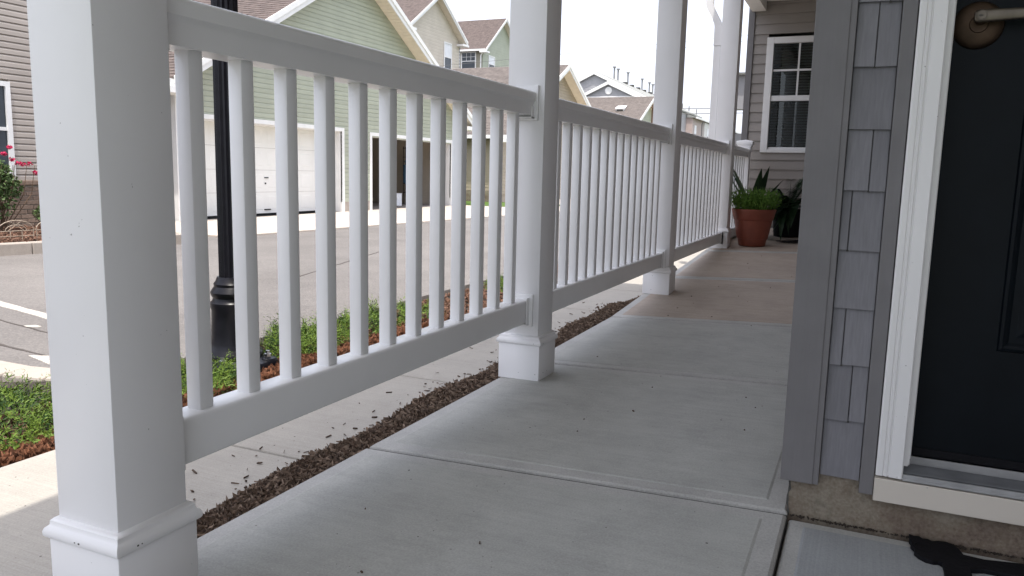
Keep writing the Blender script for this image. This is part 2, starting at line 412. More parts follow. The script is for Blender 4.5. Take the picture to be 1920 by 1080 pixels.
# mulch strip beside the porch slab
random.seed(11)
obj('mulch_strip', MB().box(-1.394, -1.27, -1.0, 5.6, -0.5, -0.055), SOIL, kind='structure')
def medge(y): return -1.450 - 0.014*math.sin(y*3.1) - 0.016*math.sin(y*7.7+1) - 0.03*max(0, y-2.5)*0.5
def mpos():
    y = 1.02 + 4.4*random.random()**1.25; e = medge(y); t = random.random()
    x = -1.292 + (e+1.292)*t
    if y > 5.0: x = -1.292 + (x+1.292)*0.7
    return (x, y, -0.055 + 0.028*(1-t**2))
obj('mulch_chips', chips(10000, mpos, (0.006, 0.030), (0.002, 0.007), (0.001, 0.004), tilt=0.7), CHIP, kind='stuff')
obj('mulch_splinters', chips(3200, mpos, (0.012, 0.05), (0.0015, 0.005), (0.001, 0.003), tilt=0.5, zj=0.018), CHIPL, kind='stuff')
def spos():
    y = rnd(1.2, 5.2); e = medge(y); return (e + .02 - abs(random.gauss(0, 0.055 if random.random() < .7 else .14)), y, WZ+0.003)
obj('scattered_chips', chips(260, spos, (0.003, 0.026), (0.0015, 0.008), (0.001, 0.005), 0.25, 0.002), CHIP, kind='stuff')

# porch slab panels: main raised face, tooled lighter border
porch = thing('porch_floor', (-0.7, 4, 0), kind='structure')
XE, XW = -1.285, -0.115
def jl(k):
    base = {0: (-2.6, 0), 1: (1.860, 0.045), 2: (3.075, 0.09), 3: (4.262, 0.13), 4: (5.62, 0.16), 5: (7.02, 0.16), 6: (8.95, 0)}[k]
    return lambda x: base[0] + base[1]*(x-XE)
obj('slab_base', MB().hexa([(XE+.01,-2.6,-.5),(XW+.2,-2.6,-.5),(XW+.2,8.95,-.5),(XE+.01,8.95,-.5),(XE+.01,-2.6,-.03),(XW+.2,-2.6,-.02),(XW+.2,8.95,-.02),(XE+.01,8.95,-.03)]), JOINT, porch)
def panel(k0, k1, mat, parent, x0=XE, x1=XW, j0=None, j1=None, zf=floor_z, border=0.05, gap=0.009):
    j0 = j0 or jl(k0); j1 = j1 or jl(k1)
    def ring(ins, dz, n=1):
        a, b = x0+ins, x1-ins
        return [(a, j0(a)+gap+ins), (b, j0(b)+gap+ins), (b, j1(b)-gap-ins), (a, j1(a)-gap-ins)], dz
    rings = [ring(0, -0.10), ring(0, -0.011), ring(0.002, -0.006), ring(0.008, -0.0014), ring(border, -0.0012), ring(border+0.006, 0.0012)]
    v, f, mi = [], [], []
    NX, NY = 1, 10
    for (r, dz) in rings:
        for (x, y) in r: v.append((x, y, zf(x, y)+dz))
    # subdivide along y so the panel follows the slope change
    m = MB(); m.v = v
    for i in range(len(rings)-1):
        for k in range(4):
            m.f.append((i*4+k, i*4+(k+1)%4, (i+1)*4+(k+1)%4, (i+1)*4+k)); mi.append(2 if i == 0 else 1 if i < 4 else 0)
    e = (len(rings)-1)*4; m.f.append((e, e+1, e+2, e+3)); mi.append(0)
    return obj('floor_slab', m, None, parent, mats=[mat, CONCE, JOINT], mi=mi)
for k, mt in enumerate([CONC, CONC, CONC, CONCB, CONCB, CONCB]): panel(k, k+1, mt, porch)
# landing in front of the door
landing = thing('door_landing', (0.8, 1, 0), kind='structure')
panel(0, 1, LAND, landing, XW+0.004, 2.3, lambda x: -2.6, lambda x: 1.925, lambda x, y: 0.0, 0.035)
# crumbs on the slab
def cpos():
    x, y = rnd(-1.1, -.2), rnd(1.2, 7); return (x, y, floor_z(x, y)+0.003)
obj('floor_crumbs', chips(38, cpos, (0.003, 0.010), (0.002, 0.005), (0.002, 0.004), 0.2, 0.001), CHIP, kind='stuff')

# driveway apron across the street, with lip toward the road
apron = thing('driveway_apron', (-10, 15, -0.3), kind='structure')
ay = [9.3, 11.6, 14.0, 16.9, 19.6, 22.6]
for a, b in zip(ay[:-1], ay[1:]):
    xa, xb = -8.98+0.07*(a-9.8), -8.98+0.07*(b-9.8)
    obj('apron_slab', MB().prism([(-12.06,a+.01,-.5),(xa,a+.01,-.5),(xb,b-.01,-.5),(-12.06,b-.01,-.5)], (0,0,0.235)), APRON, apron, bevel=0.012)
obj('apron_slab', MB().prism([(-9.6,22.6,-.5),(-8.05,22.6,-.5),(-7.3,44,-.5),(-8.9,44,-.5)], (0,0,0.22)), APRON, apron, bevel=0.012)
for a, b in ((26.0, 31.0), (31.0, 37.3), (37.3, 43), (43, 52)):
    obj('apron_slab', MB().box(-12.06, -8.92, a+.01, b-.01, -.5, -.268), APRON, apron, bevel=0.012)
obj('lawn', MB().box(-19, -9.62, 22.65, 25.9, -0.6, -0.255), GRASSM, kind='structure')

# ------------------------------------------------------------------ porch posts
HW = 0.075; PX = -1.201
POSTS = [(0.888, 0.0, 'near white square porch post at the left front with full trim ring showing'),
         (2.779, 0.0, 'second white porch post, holding the near railing\'s far end above the concrete joint'),
         (4.975, 0.05, 'third white porch post, where the mulch strip ends'),
         (7.206, 0.177, 'farthest white porch post, with the downspout on its outer side')]
def make_post(y0, zb, label):
    t = thing('porch_post', (PX, y0+HW, zb), label, 'post', 'white square posts along the porch edge')
    yc = y0+HW
    obj('shaft', MB().box(PX-HW, PX+HW, y0, y0+2*HW, zb+0.12, 2.56), WHITE, t, bevel=0.0025, smooth=True)
    h = 0.142 if y0 < 7 else 0.145
    b = HW+0.012
    obj('base_block', MB().box(PX-b, PX+b, yc-b, yc+b, zb, zb+h), WHITE, t, bevel=0.003, smooth=True)
    # moulding ring: bulging torus then a small cove
    prof = [(0.0122, h+0.0005), (0.0165, h+0.001), (0.0192, h+0.005), (0.0195, h+0.012), (0.0172, h+0.018), (0.0125, h+0.022), (0.0108, h+0.024), (0.0102, h+0.031), (0.005, h+0.036), (0.0, h+0.037)]
    m = MB()
    for o, z in prof:
        k = HW+o; m.v += [(PX-k,yc-k,zb+z),(PX+k,yc-k,zb+z),(PX+k,yc+k,zb+z),(PX-k,yc+k,zb+z)]
    for i in range(len(prof)-1):
        for k in range(4): m.f.append((i*4+k, i*4+(k+1)%4, (i+1)*4+(k+1)%4, (i+1)*4+k))
    obj('base_moulding', m, WHITE, t, smooth=True)
    # nail holes left in the trim
    rgn = random.Random(int(y0*100)); m = MB()
    for _ in range(3):
        x = PX+rgn.uniform(-.07, .08); z = zb+rgn.choice((h+.009, h*.85, h*.2)); r = rgn.uniform(.0007, .0014)
        d = b+.0003 if z < zb+h else HW+.0195
        m.box(x-r, x+r*1.4, yc-d-.0006, yc-d+.0008, z-r, z+r)
        y = yc+rgn.uniform(-.07, .07); m.box(PX+d-.0008, PX+d+.0006, y-r, y+r*1.4, z-r, z+r)
    obj('nail_holes', m, JOINT, t, kind='stuff')
    return t
for p in POSTS: make_post(*p)
# short newel post at the end wall
nt_ = thing('newel_post', (-1.21, 8.62, 0.25), 'short white newel post with a flared cap against the end wall', 'post')
obj('shaft', MB().box(-1.262, -1.158, 8.568, 8.672, 0.25, 1.12), WHITE, nt_, bevel=0.003)
capp = [(0.055,1.075),(0.060,1.09),(0.062,1.115),(0.068,1.14),(0.080,1.155),(0.083,1.165),(0.083,1.185),(0.078,1.19),(0.0,1.205)]
m = MB()
for o, z in capp: m.v += [(-1.21-o,8.62-o,z),(-1.21+o,8.62-o,z),(-1.21+o,8.62+o,z),(-1.21-o,8.62+o,z)]
for i in range(len(capp)-1):
    for k in range(4): m.f.append((i*4+k, i*4+(k+1)%4, (i+1)*4+(k+1)%4, (i+1)*4+k))
obj('cap', m, WHITE, nt_)

# ------------------------------------------------------------------ railings
ZT, ZM, ZB2, ZB = 1.109, 1.021, 0.322, 0.228
def railing(y0, y1, first, n, pitch, label, brackets=True):
    yc = (y0+y1)/2
    t = thing('porch_railing', (PX, yc, ZB), label, 'railing', 'white baluster railings between the porch posts')
    zc = 1.068
    prof = [(-0.035,ZM),(0.035,ZM),(0.035,zc-0.006),(0.038,zc),(0.045,zc+0.006),(0.046,ZT-0.015),(0.0445,ZT-0.007),(0.040,ZT-0.002),(0.032,ZT),(-0.032,ZT),(-0.040,ZT-0.002),(-0.0445,ZT-0.007),(-0.046,ZT-0.015),(-0.045,zc+0.006),(-0.038,zc),(-0.035,zc-0.006)]
    obj('top_rail', MB().prism([(PX+x, y0, z) for x, z in prof][::-1], (0, y1-y0, 0)), VINYL, t, smooth=True)
    obj('bottom_rail', MB().box(PX-.035, PX+.035, y0, y1, ZB, ZB2), VINYL, t, bevel=0.009, smooth=True, seg=3)
    b = obj('baluster', MB().box(PX-.019, PX+.019, first, first+.038, ZB2-.004, ZM+.004), VINYL, t, bevel=0.006, smooth=True, seg=2, origin=(PX, first, ZB2))
    for k in range(1, n): clone(b, t, (0, k*pitch, 0))
    if brackets:
        for yb, s in ((y1, -1), (y0, 1)):
            for (z0, z1, nm) in ((ZM-0.018, ZT+0.022, 'bracket'), (ZB-0.012, ZB2+0.02, 'bracket')):
                ya, yb2 = sorted((yb, yb+s*0.012)); yd, ye = sorted((yb, yb+s*0.034))
                mm = MB().box(PX-.053, PX+.053, ya, yb2, z0, z1).box(PX-.043, PX-.0352 if z0 < .5 else PX-.0462+.0, yd, ye, z0+.006, z1-.012)
                mm.box(PX+.0352, PX+.040, yd, ye, z0+.006, z0+.05 if z0 > .5 else z1-.012)
                mm.box(PX-.040, PX+.040, yd, ye, z0+.006, z0+.012)
                obj(nm, mm, VINYL, t, bevel=0.002)
railing(1.038, 2.779, 1.133, 12, 0.1375, 'near porch railing, whose thick white balusters stand between the first two posts')
railing(2.929, 4.975, 3.085, 14, 0.1333, 'second porch railing from the front door, above the end of the mulch strip')
railing(5.125, 7.206, 5.235, 14, 0.1388, 'third porch railing, between the third post and the downspout post')
railing(7.356, 8.568, 7.44, 8, 0.138, 'last short porch railing, behind the terracotta pot', False)

# ------------------------------------------------------------------ porch roof
pr = thing('porch_roof', (-0.5, 3, 2.55), 'flat white board ceiling and beam over the porch', 'porch roof')
obj('beam', MB().box(-1.272, -1.130, -6.5, 8.94, 2.555, 2.67), CEIL, pr, bevel=0.003)
for k in range(26):
    x0 = -1.128+k*0.135
    ymax = 8.94 if x0+.133 < -0.15 else 1.90
    obj('ceiling_board', MB().box(x0, x0+.131, -6.5 if x0 < -.2 else -.62, ymax, 2.652, 2.668), CEIL, pr)
obj('deck', MB().hexa([(-1.30,-6.5,2.672),(-.128,-6.5,2.672),(-.128,8.94,2.672),(-1.30,8.94,2.672),(-1.30,-6.5,2.80),(-.128,-6.5,3.25),(-.128,8.94,3.25),(-1.30,8.94,2.80)]), ROOFB, pr, uv=lambda p, n: (p.y, p.x))  # rear stretch is out of view, lengthened to cut skylight on the near post
obj('deck', MB().box(-.126, 2.4, -.62, 2.098, 2.672, 2.9), ROOFB, pr, uv=lambda p, n: (p.y, p.x))  # unseen cover over the landing, its depth set to dim the door wall
obj('fascia', MB().box(-1.45, -1.302, -6.5, 5.35, 2.70, 2.79), TRIMF, pr)
obj('gutter', MB().prism([(-1.452,-.05,2.70),(-1.452,-.05,2.79),(-1.60,-.05,2.79),(-1.60,-.05,2.75),(-1.55,-.05,2.70)], (0,5.4,0)), TRIMF, pr)

ds = thing('downspout', (-1.31, 7.27, 0.2), 'white rain pipe with a bent elbow beside the far porch post', 'downspout')
def rect_tube(pts, w, d):
    m = MB()
    for (x, y, z) in pts: m.v += [(x-w,y-d,z),(x+w,y-d,z),(x+w,y+d,z),(x-w,y+d,z)]
    for i in range(len(pts)-1):
        for k in range(4): m.f.append((i*4+k, i*4+(k+1)%4, (i+1)*4+(k+1)%4, (i+1)*4+k))
    m.f.append((0,3,2,1)); e = 4*(len(pts)-1); m.f.append((e,e+1,e+2,e+3)); return m
obj('pipe', rect_tube([(-1.312,7.27,0.22),(-1.312,7.27,1.95)], .030, .036), WHITE, ds, bevel=0.004)
obj('pipe', rect_tube([(-1.312,7.27,1.952),(-1.312,7.27,2.12)], .033, .039), WHITE, ds, bevel=0.004)
obj('elbow', rect_tube([(-1.312,7.27,2.10),(-1.318,7.27,2.14),(-1.335,7.27,2.18),(-1.385,7.27,2.27),(-1.40,7.27,2.31),(-1.402,7.27,2.55),(-1.40,7.27,2.78)], .031, .037), WHITE, ds, smooth=True)

# ------------------------------------------------------------------ our townhouse: door wall
YW = 1.93
home = thing('townhouse', (1.0, 3, 0), 'grey shingled townhouse corner with a white framed dark front door', 'house')
obj('wall', MB().box(-0.126, 5.5, 2.10, 8.93, 0.03, 5.8), GSIDE, home)
obj('foundation', MB().box(-0.118, 0.9, YW+.004, 2.098, -0.4, 0.148).box(0.9, 2.3, YW+.004, 2.098, -0.4, .148), FOUND, home)
obj('backing', MB().box(-0.126, 0.066, YW+.010, 2.098, 0.13, 2.65), GREY, home)
obj('lintel', MB().box(0.068, 2.3, YW+.010, 2.098, 2.24, 2.65), GSIDE, home)
obj('wall', MB().box(1.12, 2.3, YW, 2.098, 0.15, 2.238), GSIDE, home)
obj('side_wall', MB().box(2.30, 2.45, -2.5, 2.098, -0.2, 2.65), GSIDE, home)
# corner board as an L with a subtle shadow line
cbm = MB().prism([(-.137,1.912,.094),(-.0655,1.912,.094),(-.0645,1.9145,.094),(-.052,1.9145,.094),(-.052,1.9385,.094),(-.1125,1.9385,.094),(-.1125,2.05,.094),(-.137,2.05,.094)], (0,0,2.55))
obj('corner_board', cbm, GREY, home, bevel=0.0022)
obj('trim_board', MB().box(.036, .0655, 1.917, 1.94, .091, 2.6), GREY, home, bevel=0.0015)
# shake shingles
zs = [1.59, 1.456, 1.322, 1.189, 1.054, .920, .786, .652, .519, .387, .255, .120]
cuts = {4: .49, 5: None, 6: .60, 7: .22, 8: None, 9: .31, 10: .60, 11: None, 3: .73, 2: .3, 1: .6}
XA, XB = -.0505, .0345
for i in range(len(zs)-1):
    zt, zb = zs[i]+0.012, zs[i+1]; c = cuts.get(i+1)
    parts = [(XA, XB)] if not c else [(XA, XA+(XB-XA)*c-.0011), (XA+(XB-XA)*c+.0011, XB)]
    for q, (a, b) in enumerate(parts):
        dz = rnd(-.0018, .0018)
        mm = MB().hexa([(a,1.9225+rnd(-.0008,.0008),zb+dz),(b,1.9225+rnd(-.0008,.0008),zb+dz+rnd(-.001,.001)),(b,1.9395,zb+dz),(a,1.9395,zb+dz),(a,1.934,zt),(b,1.934,zt),(b,1.9395,zt),(a,1.9395,zt)])
        obj('shingle', mm, SHAKE, home, bevel=0.0008)
    if c:   # dark notch under the slit
        x = XA+(XB-XA)*c
        obj('slit_notch', MB().box(x-.0028, x+.0028, 1.9265, 1.9275, zb-.0035, zb+.0008), JOINT, home)
# white casing with moulded profile (left jamb, head) and jamb
cas = [(.0675,1.908),(.072,1.906),(.081,1.906),(.083,1.9085),(.0845,1.9085),(.0865,1.9055),(.090,1.9055),(.0915,1.9085),(.093,1.9085),(.095,1.9050),(.120,1.9030),(.1225,1.905),(.1225,1.96),(.0675,1.96)]
obj('door_casing', MB().prism([(x, y, .1445) for x, y in cas], (0,0,2.10)), TRIMW, home)
obj('door_casing', MB().box(1.075, 1.13, 1.904, 1.96, .1445, 2.24), TRIMW, home)
obj('door_casing', MB().box(.0675, 1.13, 1.9045, 1.96, 2.245, 2.32), TRIMW, home)
obj('door_jamb', MB().box(.1228, .1345, 1.922, 2.09, .175, 2.22).box(.1228,.1400,1.975,2.09,.172,2.22), TRIMW, home, bevel=0.001)
obj('door_jamb', MB().box(1.058, 1.0745, 1.922, 2.09, .175, 2.22), TRIMW, home)
obj('weather_seal', MB().prism([(.1365,1.935,.171),(.1365,1.965,.171),(.1235,1.965,.171),(.1235,1.921,.171),(.131,1.921,.171)], (0,0,.006)), TRIMW, home)
obj('kick_board', MB().box(.0665, 1.13, 1.9025, 1.94, .0845, .1385), CREAM, home, bevel=0.0015)
ths = obj('threshold', MB().box(.123, 1.08, 1.913, 2.06, .142, .156), ALU, home)
obj('nosing', MB().box(.123, 1.08, 1.906, 1.9125, .143, .1555).box(.123,1.08,1.9035,1.9058,.1415,.1475), ALUL, ths, bevel=0.0008)
m = MB()
for k in range(12): m.prism([(.124,1.9155+k*.0056,.1562),(.124,1.9155+k*.0056+.0026,.1562),(.124,1.9155+k*.0056+.0013,.1592)][::-1], (.955,0,0))
obj('ridge', m, ALU, ths)
obj('sill_edge', MB().box(.136, 1.058, 1.984, 1.9865, .1563, .176), ALUL, ths)
door = obj('door', MB().box(.1405, 1.057, 1.9995, 2.045, .178, 2.215), DOOR, home, bevel=0.002)
obj('door_sweep', MB().box(.142, 1.056, 1.9935, 1.999, .176, .196), RUBBER, door, bevel=0.002)
def frame_ring(x0, x1, z0, z1, y0, steps):
    m = MB()
    for ins, dy in steps:
        m.v += [(x0+ins,y0+dy,z0+ins),(x1-ins,y0+dy,z0+ins),(x1-ins,y0+dy,z1-ins),(x0+ins,y0+dy,z1-ins)]
    for i in range(len(steps)-1):
        for k in range(4): m.f.append((i*4+k, i*4+(k+1)%4, (i+1)*4+(k+1)%4, (i+1)*4+k))
    e = 4*(len(steps)-1); m.f.append((e,e+1,e+2,e+3)); return m
for (x0, x1) in ((.288, .565), (.640, .915)):
    for (z0, z1) in ((.44, 1.02), (1.16, 2.05)):
        obj('door_panel', frame_ring(x0, x1, z0, z1, 1.9994, [(0,0),(.003,-.006),(.009,-.008),(.015,-.005),(.021,-.0008),(.034,-.001),(.05,-.005)]), DOOR, door)
# lever handle
rx, rz = .186, 1.142
prof = [(.0495,0),(.0495,.003),(.0465,.008),(.040,.0115),(.030,.014),(.018,.0155),(.0165,.018)]
m = MB(); n = 40
for r, d in prof:
    for k in range(n):
        t = 2*math.pi*k/n; m.v.append((rx+r*math.cos(t), 1.9993-d, rz+r*math.sin(t)))
for i in range(len(prof)-1):
    for k in range(n): m.f.append((i*n+k, i*n+(k+1)%n, (i+1)*n+(k+1)%n, (i+1)*n+k))
m.f.append(tuple((len(prof)-1)*n+k for k in range(n)))
obj('handle_rosette', m, BRONZE, door, smooth=True)
# lever: rounded tapering bar seen end-on at the lock cylinder
m = MB(); secs = [(rx-.012,.007,.004),(rx-.011,.0105,.006),(rx-.006,.0125,.007),(rx+.0,.0132,.0075),(rx+.02,.0130,.0075),(rx+.05,.0120,.007),(rx+.08,.0108,.006),(rx+.105,.0095,.0055),(rx+.118,.0085,.005),(rx+.122,.005,.003)]
n = 16
for (x, hz, hy) in secs:
    for k in range(n):
        t = 2*math.pi*k/n; ct, st = math.cos(t), math.sin(t)
        sgn = lambda q: math.copysign(abs(q)**0.55, q)
        m.v.append((x, 1.957+hy*sgn(ct), rz+.012+hz*sgn(st)+ (x-rx)*0.02))
for i in range(len(secs)-1):
    for k in range(n): m.f.append((i*n+k, i*n+(k+1)%n, (i+1)*n+(k+1)%n, (i+1)*n+k))
m.f.append(tuple(range(n))); m.f.append(tuple((len(secs)-1)*n+k for k in range(n)))
obj('handle_lever', m, BRONZEL, door, smooth=True)
def disc(cx, y, cz, r, d, n=28):
    m = MB(); m.v = [(cx+r*math.cos(2*math.pi*k/n), y, cz+r*math.sin(2*math.pi*k/n)) for k in range(n)] + [(cx+r*.92*math.cos(2*math.pi*k/n), y-d, cz+r*.92*math.sin(2*math.pi*k/n)) for k in range(n)]
    m.f = [(k,(k+1)%n,n+(k+1)%n,n+k) for k in range(n)] + [tuple(n+k for k in range(n))]; return m
obj('handle_neck', disc(rx+.002, 1.9855, rz+.010, .0125, .025), BRONZE, door, smooth=True)
obj('lock_ring', disc(rx+.001, 1.9512, rz+.0125, .0112, .003), BRONZEL, door)
obj('lock_cylinder', disc(rx+.001, 1.9481, rz+.0125, .0088, .0012), BRONZEL, door)
obj('keyhole', MB().box(rx-.0055, rx+.003, 1.9460, 1.9467, rz+.0108, rz+.0132).box(rx-.0035, rx-.0005, 1.9459, 1.9466, rz+.0098, rz+.0145), JOINT, door)
rgc = random.Random(12)
cl = [(-.1165+rgc.uniform(-.0025,.0025), .0+k*.0095) for k in range(10)]
obj('crack', MB().prism([(x-rgc.uniform(.001,.0035), YW+.0035, z) for x, z in cl]+[(x+rgc.uniform(.001,.004), YW+.0035, z) for x, z in cl[::-1]], (0,-.0012,0)), JOINT, home)
def gpos():
    x = rgc.uniform(-.11, .9); return (x, YW-.001-abs(rgc.gauss(0,.004)), .0015)
obj('wall_grit', chips(420, gpos, (.002,.010), (.001,.004), (.001,.003), .6, .003), SOIL, home, kind='stuff')
# porch side of the house (hidden from the road by the corner board)
for k in range(26):
    z = .1+k*.1
    obj('siding_board', MB().hexa([(-.138,2.052,z),(-.127,2.052,z),(-.127,8.92,z),(-.138,8.92,z),(-.1295,2.052,z+.104),(-.127,2.052,z+.104),(-.127,8.92,z+.104),(-.1295,8.92,z+.104)]), GSIDE, home)

# ------------------------------------------------------------------ neighbour's end wall with window
YN = 8.95
nb = thing('townhouse', (1.0, 9.5, 0), 'grey lap-sided townhouse wall with a white sash window at the end of the porch', 'house')
obj('wall', MB().box(-1.26, -1.135, 9.03, 14, -.4, 5.5).box(-.185, 4, 9.03, 14, -.4, 5.5).box(-1.134, -.186, 9.03, 14, -.4, 1.02).box(-1.134,-.186,9.03,14,2.34,5.5), GSIDE, nb)
obj('corner_board', MB().box(-1.305, -1.240, YN-.022, YN+.1, .1, 5.4), GREY, nb, bevel=0.003)
WX0, WX1, WZ0, WZ1 = -1.10, -0.22, 1.085, 2.285
def lap(parent, name, mat, intervals, z0, n, pitch, y, th=.017):
    """laps on a wall facing -Y: intervals(zmid) -> list of (x0,x1)"""
    for k in range(n):
        z = z0+k*pitch
        for (a, b) in intervals(z+pitch/2):
            obj(name, MB().hexa([(a,y-th,z),(b,y-th,z),(b,y+.03,z),(a,y+.03,z),(a,y-.002,z+pitch+.006),(b,y-.002,z+pitch+.006),(b,y+.03,z+pitch+.006),(a,y+.03,z+pitch+.006)]), mat, parent)
lap(nb, 'siding_board', GSIDE, lambda z: [(-1.239, WX0+.01), (WX1-.01, 1.2)] if WZ0 < z < WZ1 else [(-1.239, 1.2)], .20, 25, .101, YN+.012)
win = obj('window', MB().box(WX0, WX0+.072, YN-.02, YN+.06, WZ0, WZ1).box(WX1-.072, WX1, YN-.02, YN+.06, WZ0, WZ1).box(WX0+.072, WX1-.072, YN-.02, YN+.06, WZ1-.065, WZ1).box(WX0+.072, WX1-.072, YN-.02, YN+.06, WZ0, WZ0+.035), TRIMW, nb, bevel=0.004)
zmid = 1.655
ax0, ax1 = WX0+.074, WX1-.074
obj('sash', MB().box(ax0, ax1, YN+.0, YN+.035, zmid-.028, zmid+.028).box(ax0, ax1, YN+.008, YN+.035, WZ0+.036, WZ0+.058), TRIMW, win, bevel=0.003)
for x in (-.770, -.552): obj('muntin', MB().box(x-.009, x+.009, YN+.006, YN+.02, zmid+.029, WZ1-.066), TRIMW, win)
obj('muntin', MB().box(ax0, ax1, YN+.0075, YN+.0185, 1.935, 1.955), TRIMW, win)
obj('pane', MB().box(ax0, ax1, YN+.024, YN+.027, zmid+.029, WZ1-.066), GLASS, win)
obj('pane', MB().box(ax0, ax1, YN+.034, YN+.037, WZ0+.059, zmid-.029), GLASS, win)
m = MB()
for k in range(40):
    z = WZ0+.05+k*.029; m.hexa([(ax0,YN+.075,z),(ax1,YN+.075,z),(ax1,YN+.090,z+.013),(ax0,YN+.090,z+.013),(ax0,YN+.075,z+.002),(ax1,YN+.075,z+.002),(ax1,YN+.090,z+.015),(ax0,YN+.090,z+.015)])
obj('blind', m, BLIND, win)
obj('room_back', MB().box(-1.133, -.187, 9.5, 9.52, 1.03, 2.33), ROOMD, nb)
# a piece of the next porch roof glimpsed beyond the corner board
nx = thing('porch_roof', (-2.3, 15.2, 2.0), 'dark grey porch eave glimpsed between the far post and the end wall', 'porch roof')
obj('fascia', MB().box(-2.6, -1.2, 14.8, 15.1, 2.03, 2.62), SLATE, nx)
obj('deck', MB().hexa([(-2.7,14.7,2.623),(-1.1,14.7,2.623),(-1.1,18,2.623),(-2.7,18,2.623),(-2.7,14.7,2.66),(-1.1,14.7,2.66),(-1.1,18,2.9),(-2.7,18,2.9)]), ROOFG, nx, uv=lambda p, n: (p.x, p.y))
obj('side_wall', MB().box(-2.45, -1.2, 15.2, 15.4, -.4, 1.62), SLATE, nx)

# ------------------------------------------------------------------ street lamp
LX, LY, LZ = -2.50, 2.60, -0.06
lp = thing('street_lamp', (LX, LY, LZ), 'black fluted street lamp post standing in the planted bed by the kerb', 'street lamp')
obj('base_flange', MB().lathe((LX,LY,LZ), [(.17,-.02),(.172,.012),(.165,.022),(.135,.030),(.128,.036)], 32), BLACKM, lp, smooth=True)
obj('base', MB().lathe((LX,LY,LZ), [(.122,.034),(.126,.045),(.122,.06),(.104,.075),(.098,.10),(.094,.14),(.091,.20),(.090,.245),(.094,.262),(.094,.280),(.085,.288),(.082,.30),(.090,.312),(.092,.325),(.084,.338),(.076,.35),(.078,.362),(.070,.372),(.062,.392)], 40), BLACKM, lp, smooth=True)
obj('shaft', MB().lathe((LX,LY,LZ), [(.055,.39),(.055,.42),(.0545,1.0),(.053,2.0),(.050,3.0),(.048,3.4)], 32, 0.10), BLACKM, lp)
obj('collar', MB().lathe((LX,LY,LZ), [(.05,3.40),(.07,3.42),(.07,3.46),(.055,3.48),(.05,3.55),(.09,3.6),(.09,3.63)], 24), BLACKM, lp, smooth=True)
obj('lantern', MB().lathe((LX,LY,LZ), [(.09,3.632),(.13,3.75),(.15,3.95),(.14,4.05)], 20), SHADEW, lp, smooth=True)
obj('lantern_cap', MB().lathe((LX,LY,LZ), [(.17,4.052),(.15,4.10),(.07,4.17),(.02,4.20),(.02,4.28),(.005,4.30)], 20), BLACKM, lp, smooth=True)
for a in (25, 115, 205, 295):
    x, y = LX+.148*math.cos(R(a)), LY+.148*math.sin(R(a))
    b = obj('anchor_lug', MB().lathe((x,y,LZ), [(.042,-.02),(.044,.02),(.036,.032),(.02,.036)], 16), BLACKM, lp, smooth=True)
    obj('bolt', MB().lathe((x,y,LZ), [(.016,.036),(.016,.05),(.010,.052),(.009,.064)], 6), STEEL, b)

# ------------------------------------------------------------------ juniper ground cover in the bed
def twigs(m, c, rad, n, hmax, leaf=(.010, .022), up=0.6, seed=0):
    """clumps of scale-leaf sprays over a low dome"""
    rg = random.Random(seed)
    for _ in range(n):
        a = rg.uniform(0, 6.283); q = math.sqrt(rg.random())
        x, y = c[0]+rad[0]*q*math.cos(a), c[1]+rad[1]*q*math.sin(a)
        gap = math.sin(x*31+seed)*math.sin(y*27+seed*2)+.45*math.sin(x*67+y*53)
        if gap < -.35 and rg.random() < .8: continue
        top = c[2] + hmax*math.sqrt(max(0.02, 1-q*q))*(0.72+0.3*math.sin(x*23+y*17+seed)+.35*max(0, gap))
        z = c[2] + (top-c[2])*rg.uniform(0.35, 1.0)
        d = Vector((math.cos(a)*q*1.1+rg.gauss(0,.5), math.sin(a)*q*1.1+rg.gauss(0,.5), up+rg.random()*.6)).normalized()
        L = rg.uniform(.03, .065); p0 = Vector((x, y, z)); side = d.orthogonal().normalized()
        for k in range(7):
            t = k/6; p = p0 + d*L*t
            rot = Matrix.Rotation(k*2.4+rg.random(), 3, d); s = (rot @ side)
            l = rg.uniform(*leaf)*(1.1-.6*t); e = p + (s*0.8+d*0.7)*l; w = d.cross(s).normalized()*l*0.22
            m.add([p-w*.6, p+w*.6, e+w*.5, e-w*.3], [(0,1,2,3)])
    return m
def juniper(name, label, c, rad, h, n, seed, mat=JUN):
    t = thing('juniper_shrub', c, label, 'shrub', 'low junipers in the kerbside bed')
    obj('foliage', twigs(MB(), c, rad, n, h, seed=seed), mat, t)
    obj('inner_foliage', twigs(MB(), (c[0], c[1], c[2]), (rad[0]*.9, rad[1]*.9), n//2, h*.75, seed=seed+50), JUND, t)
    m = MB(); rg = random.Random(seed)
    for _ in range(26):
        a = rg.uniform(0, 6.283); x, y = c[0]+rad[0]*.7*math.cos(a), c[1]+rad[1]*.7*math.sin(a)
        m.tube([(c[0],c[1],c[2]), ((c[0]+x)/2,(c[1]+y)/2,c[2]+h*.25), (x,y,c[2]+h*.3)], [.004,.003,.0015], 4, False)
    obj('stem', m, TWIG, t)
    return t
BZ = -0.10
juniper('j', 'bright green juniper left of the near porch post', (-2.62, 1.58, BZ), (.36, .30), .165, 1500, 1)
juniper('j', 'juniper growing in front of the lamp base', (-2.42, 2.28, BZ), (.20, .20), .125, 650, 2)
juniper('j', 'tall bushy juniper just right of the lamp post', (-2.52, 3.02, BZ), (.20, .27), .175, 1000, 3)
juniper('j', 'spreading juniper in the middle of the bed, right of the tall one', (-2.52, 3.55, BZ), (.20, .30), .16, 1000, 4)
juniper('j', 'small juniper tuft beside the bare bark mulch', (-2.50, 4.10, BZ), (.17, .15), .115, 420, 5)
juniper('j', 'lone juniper far along the kerb near the second post', (-2.50, 5.62, BZ), (.18, .32), .135, 600, 6)
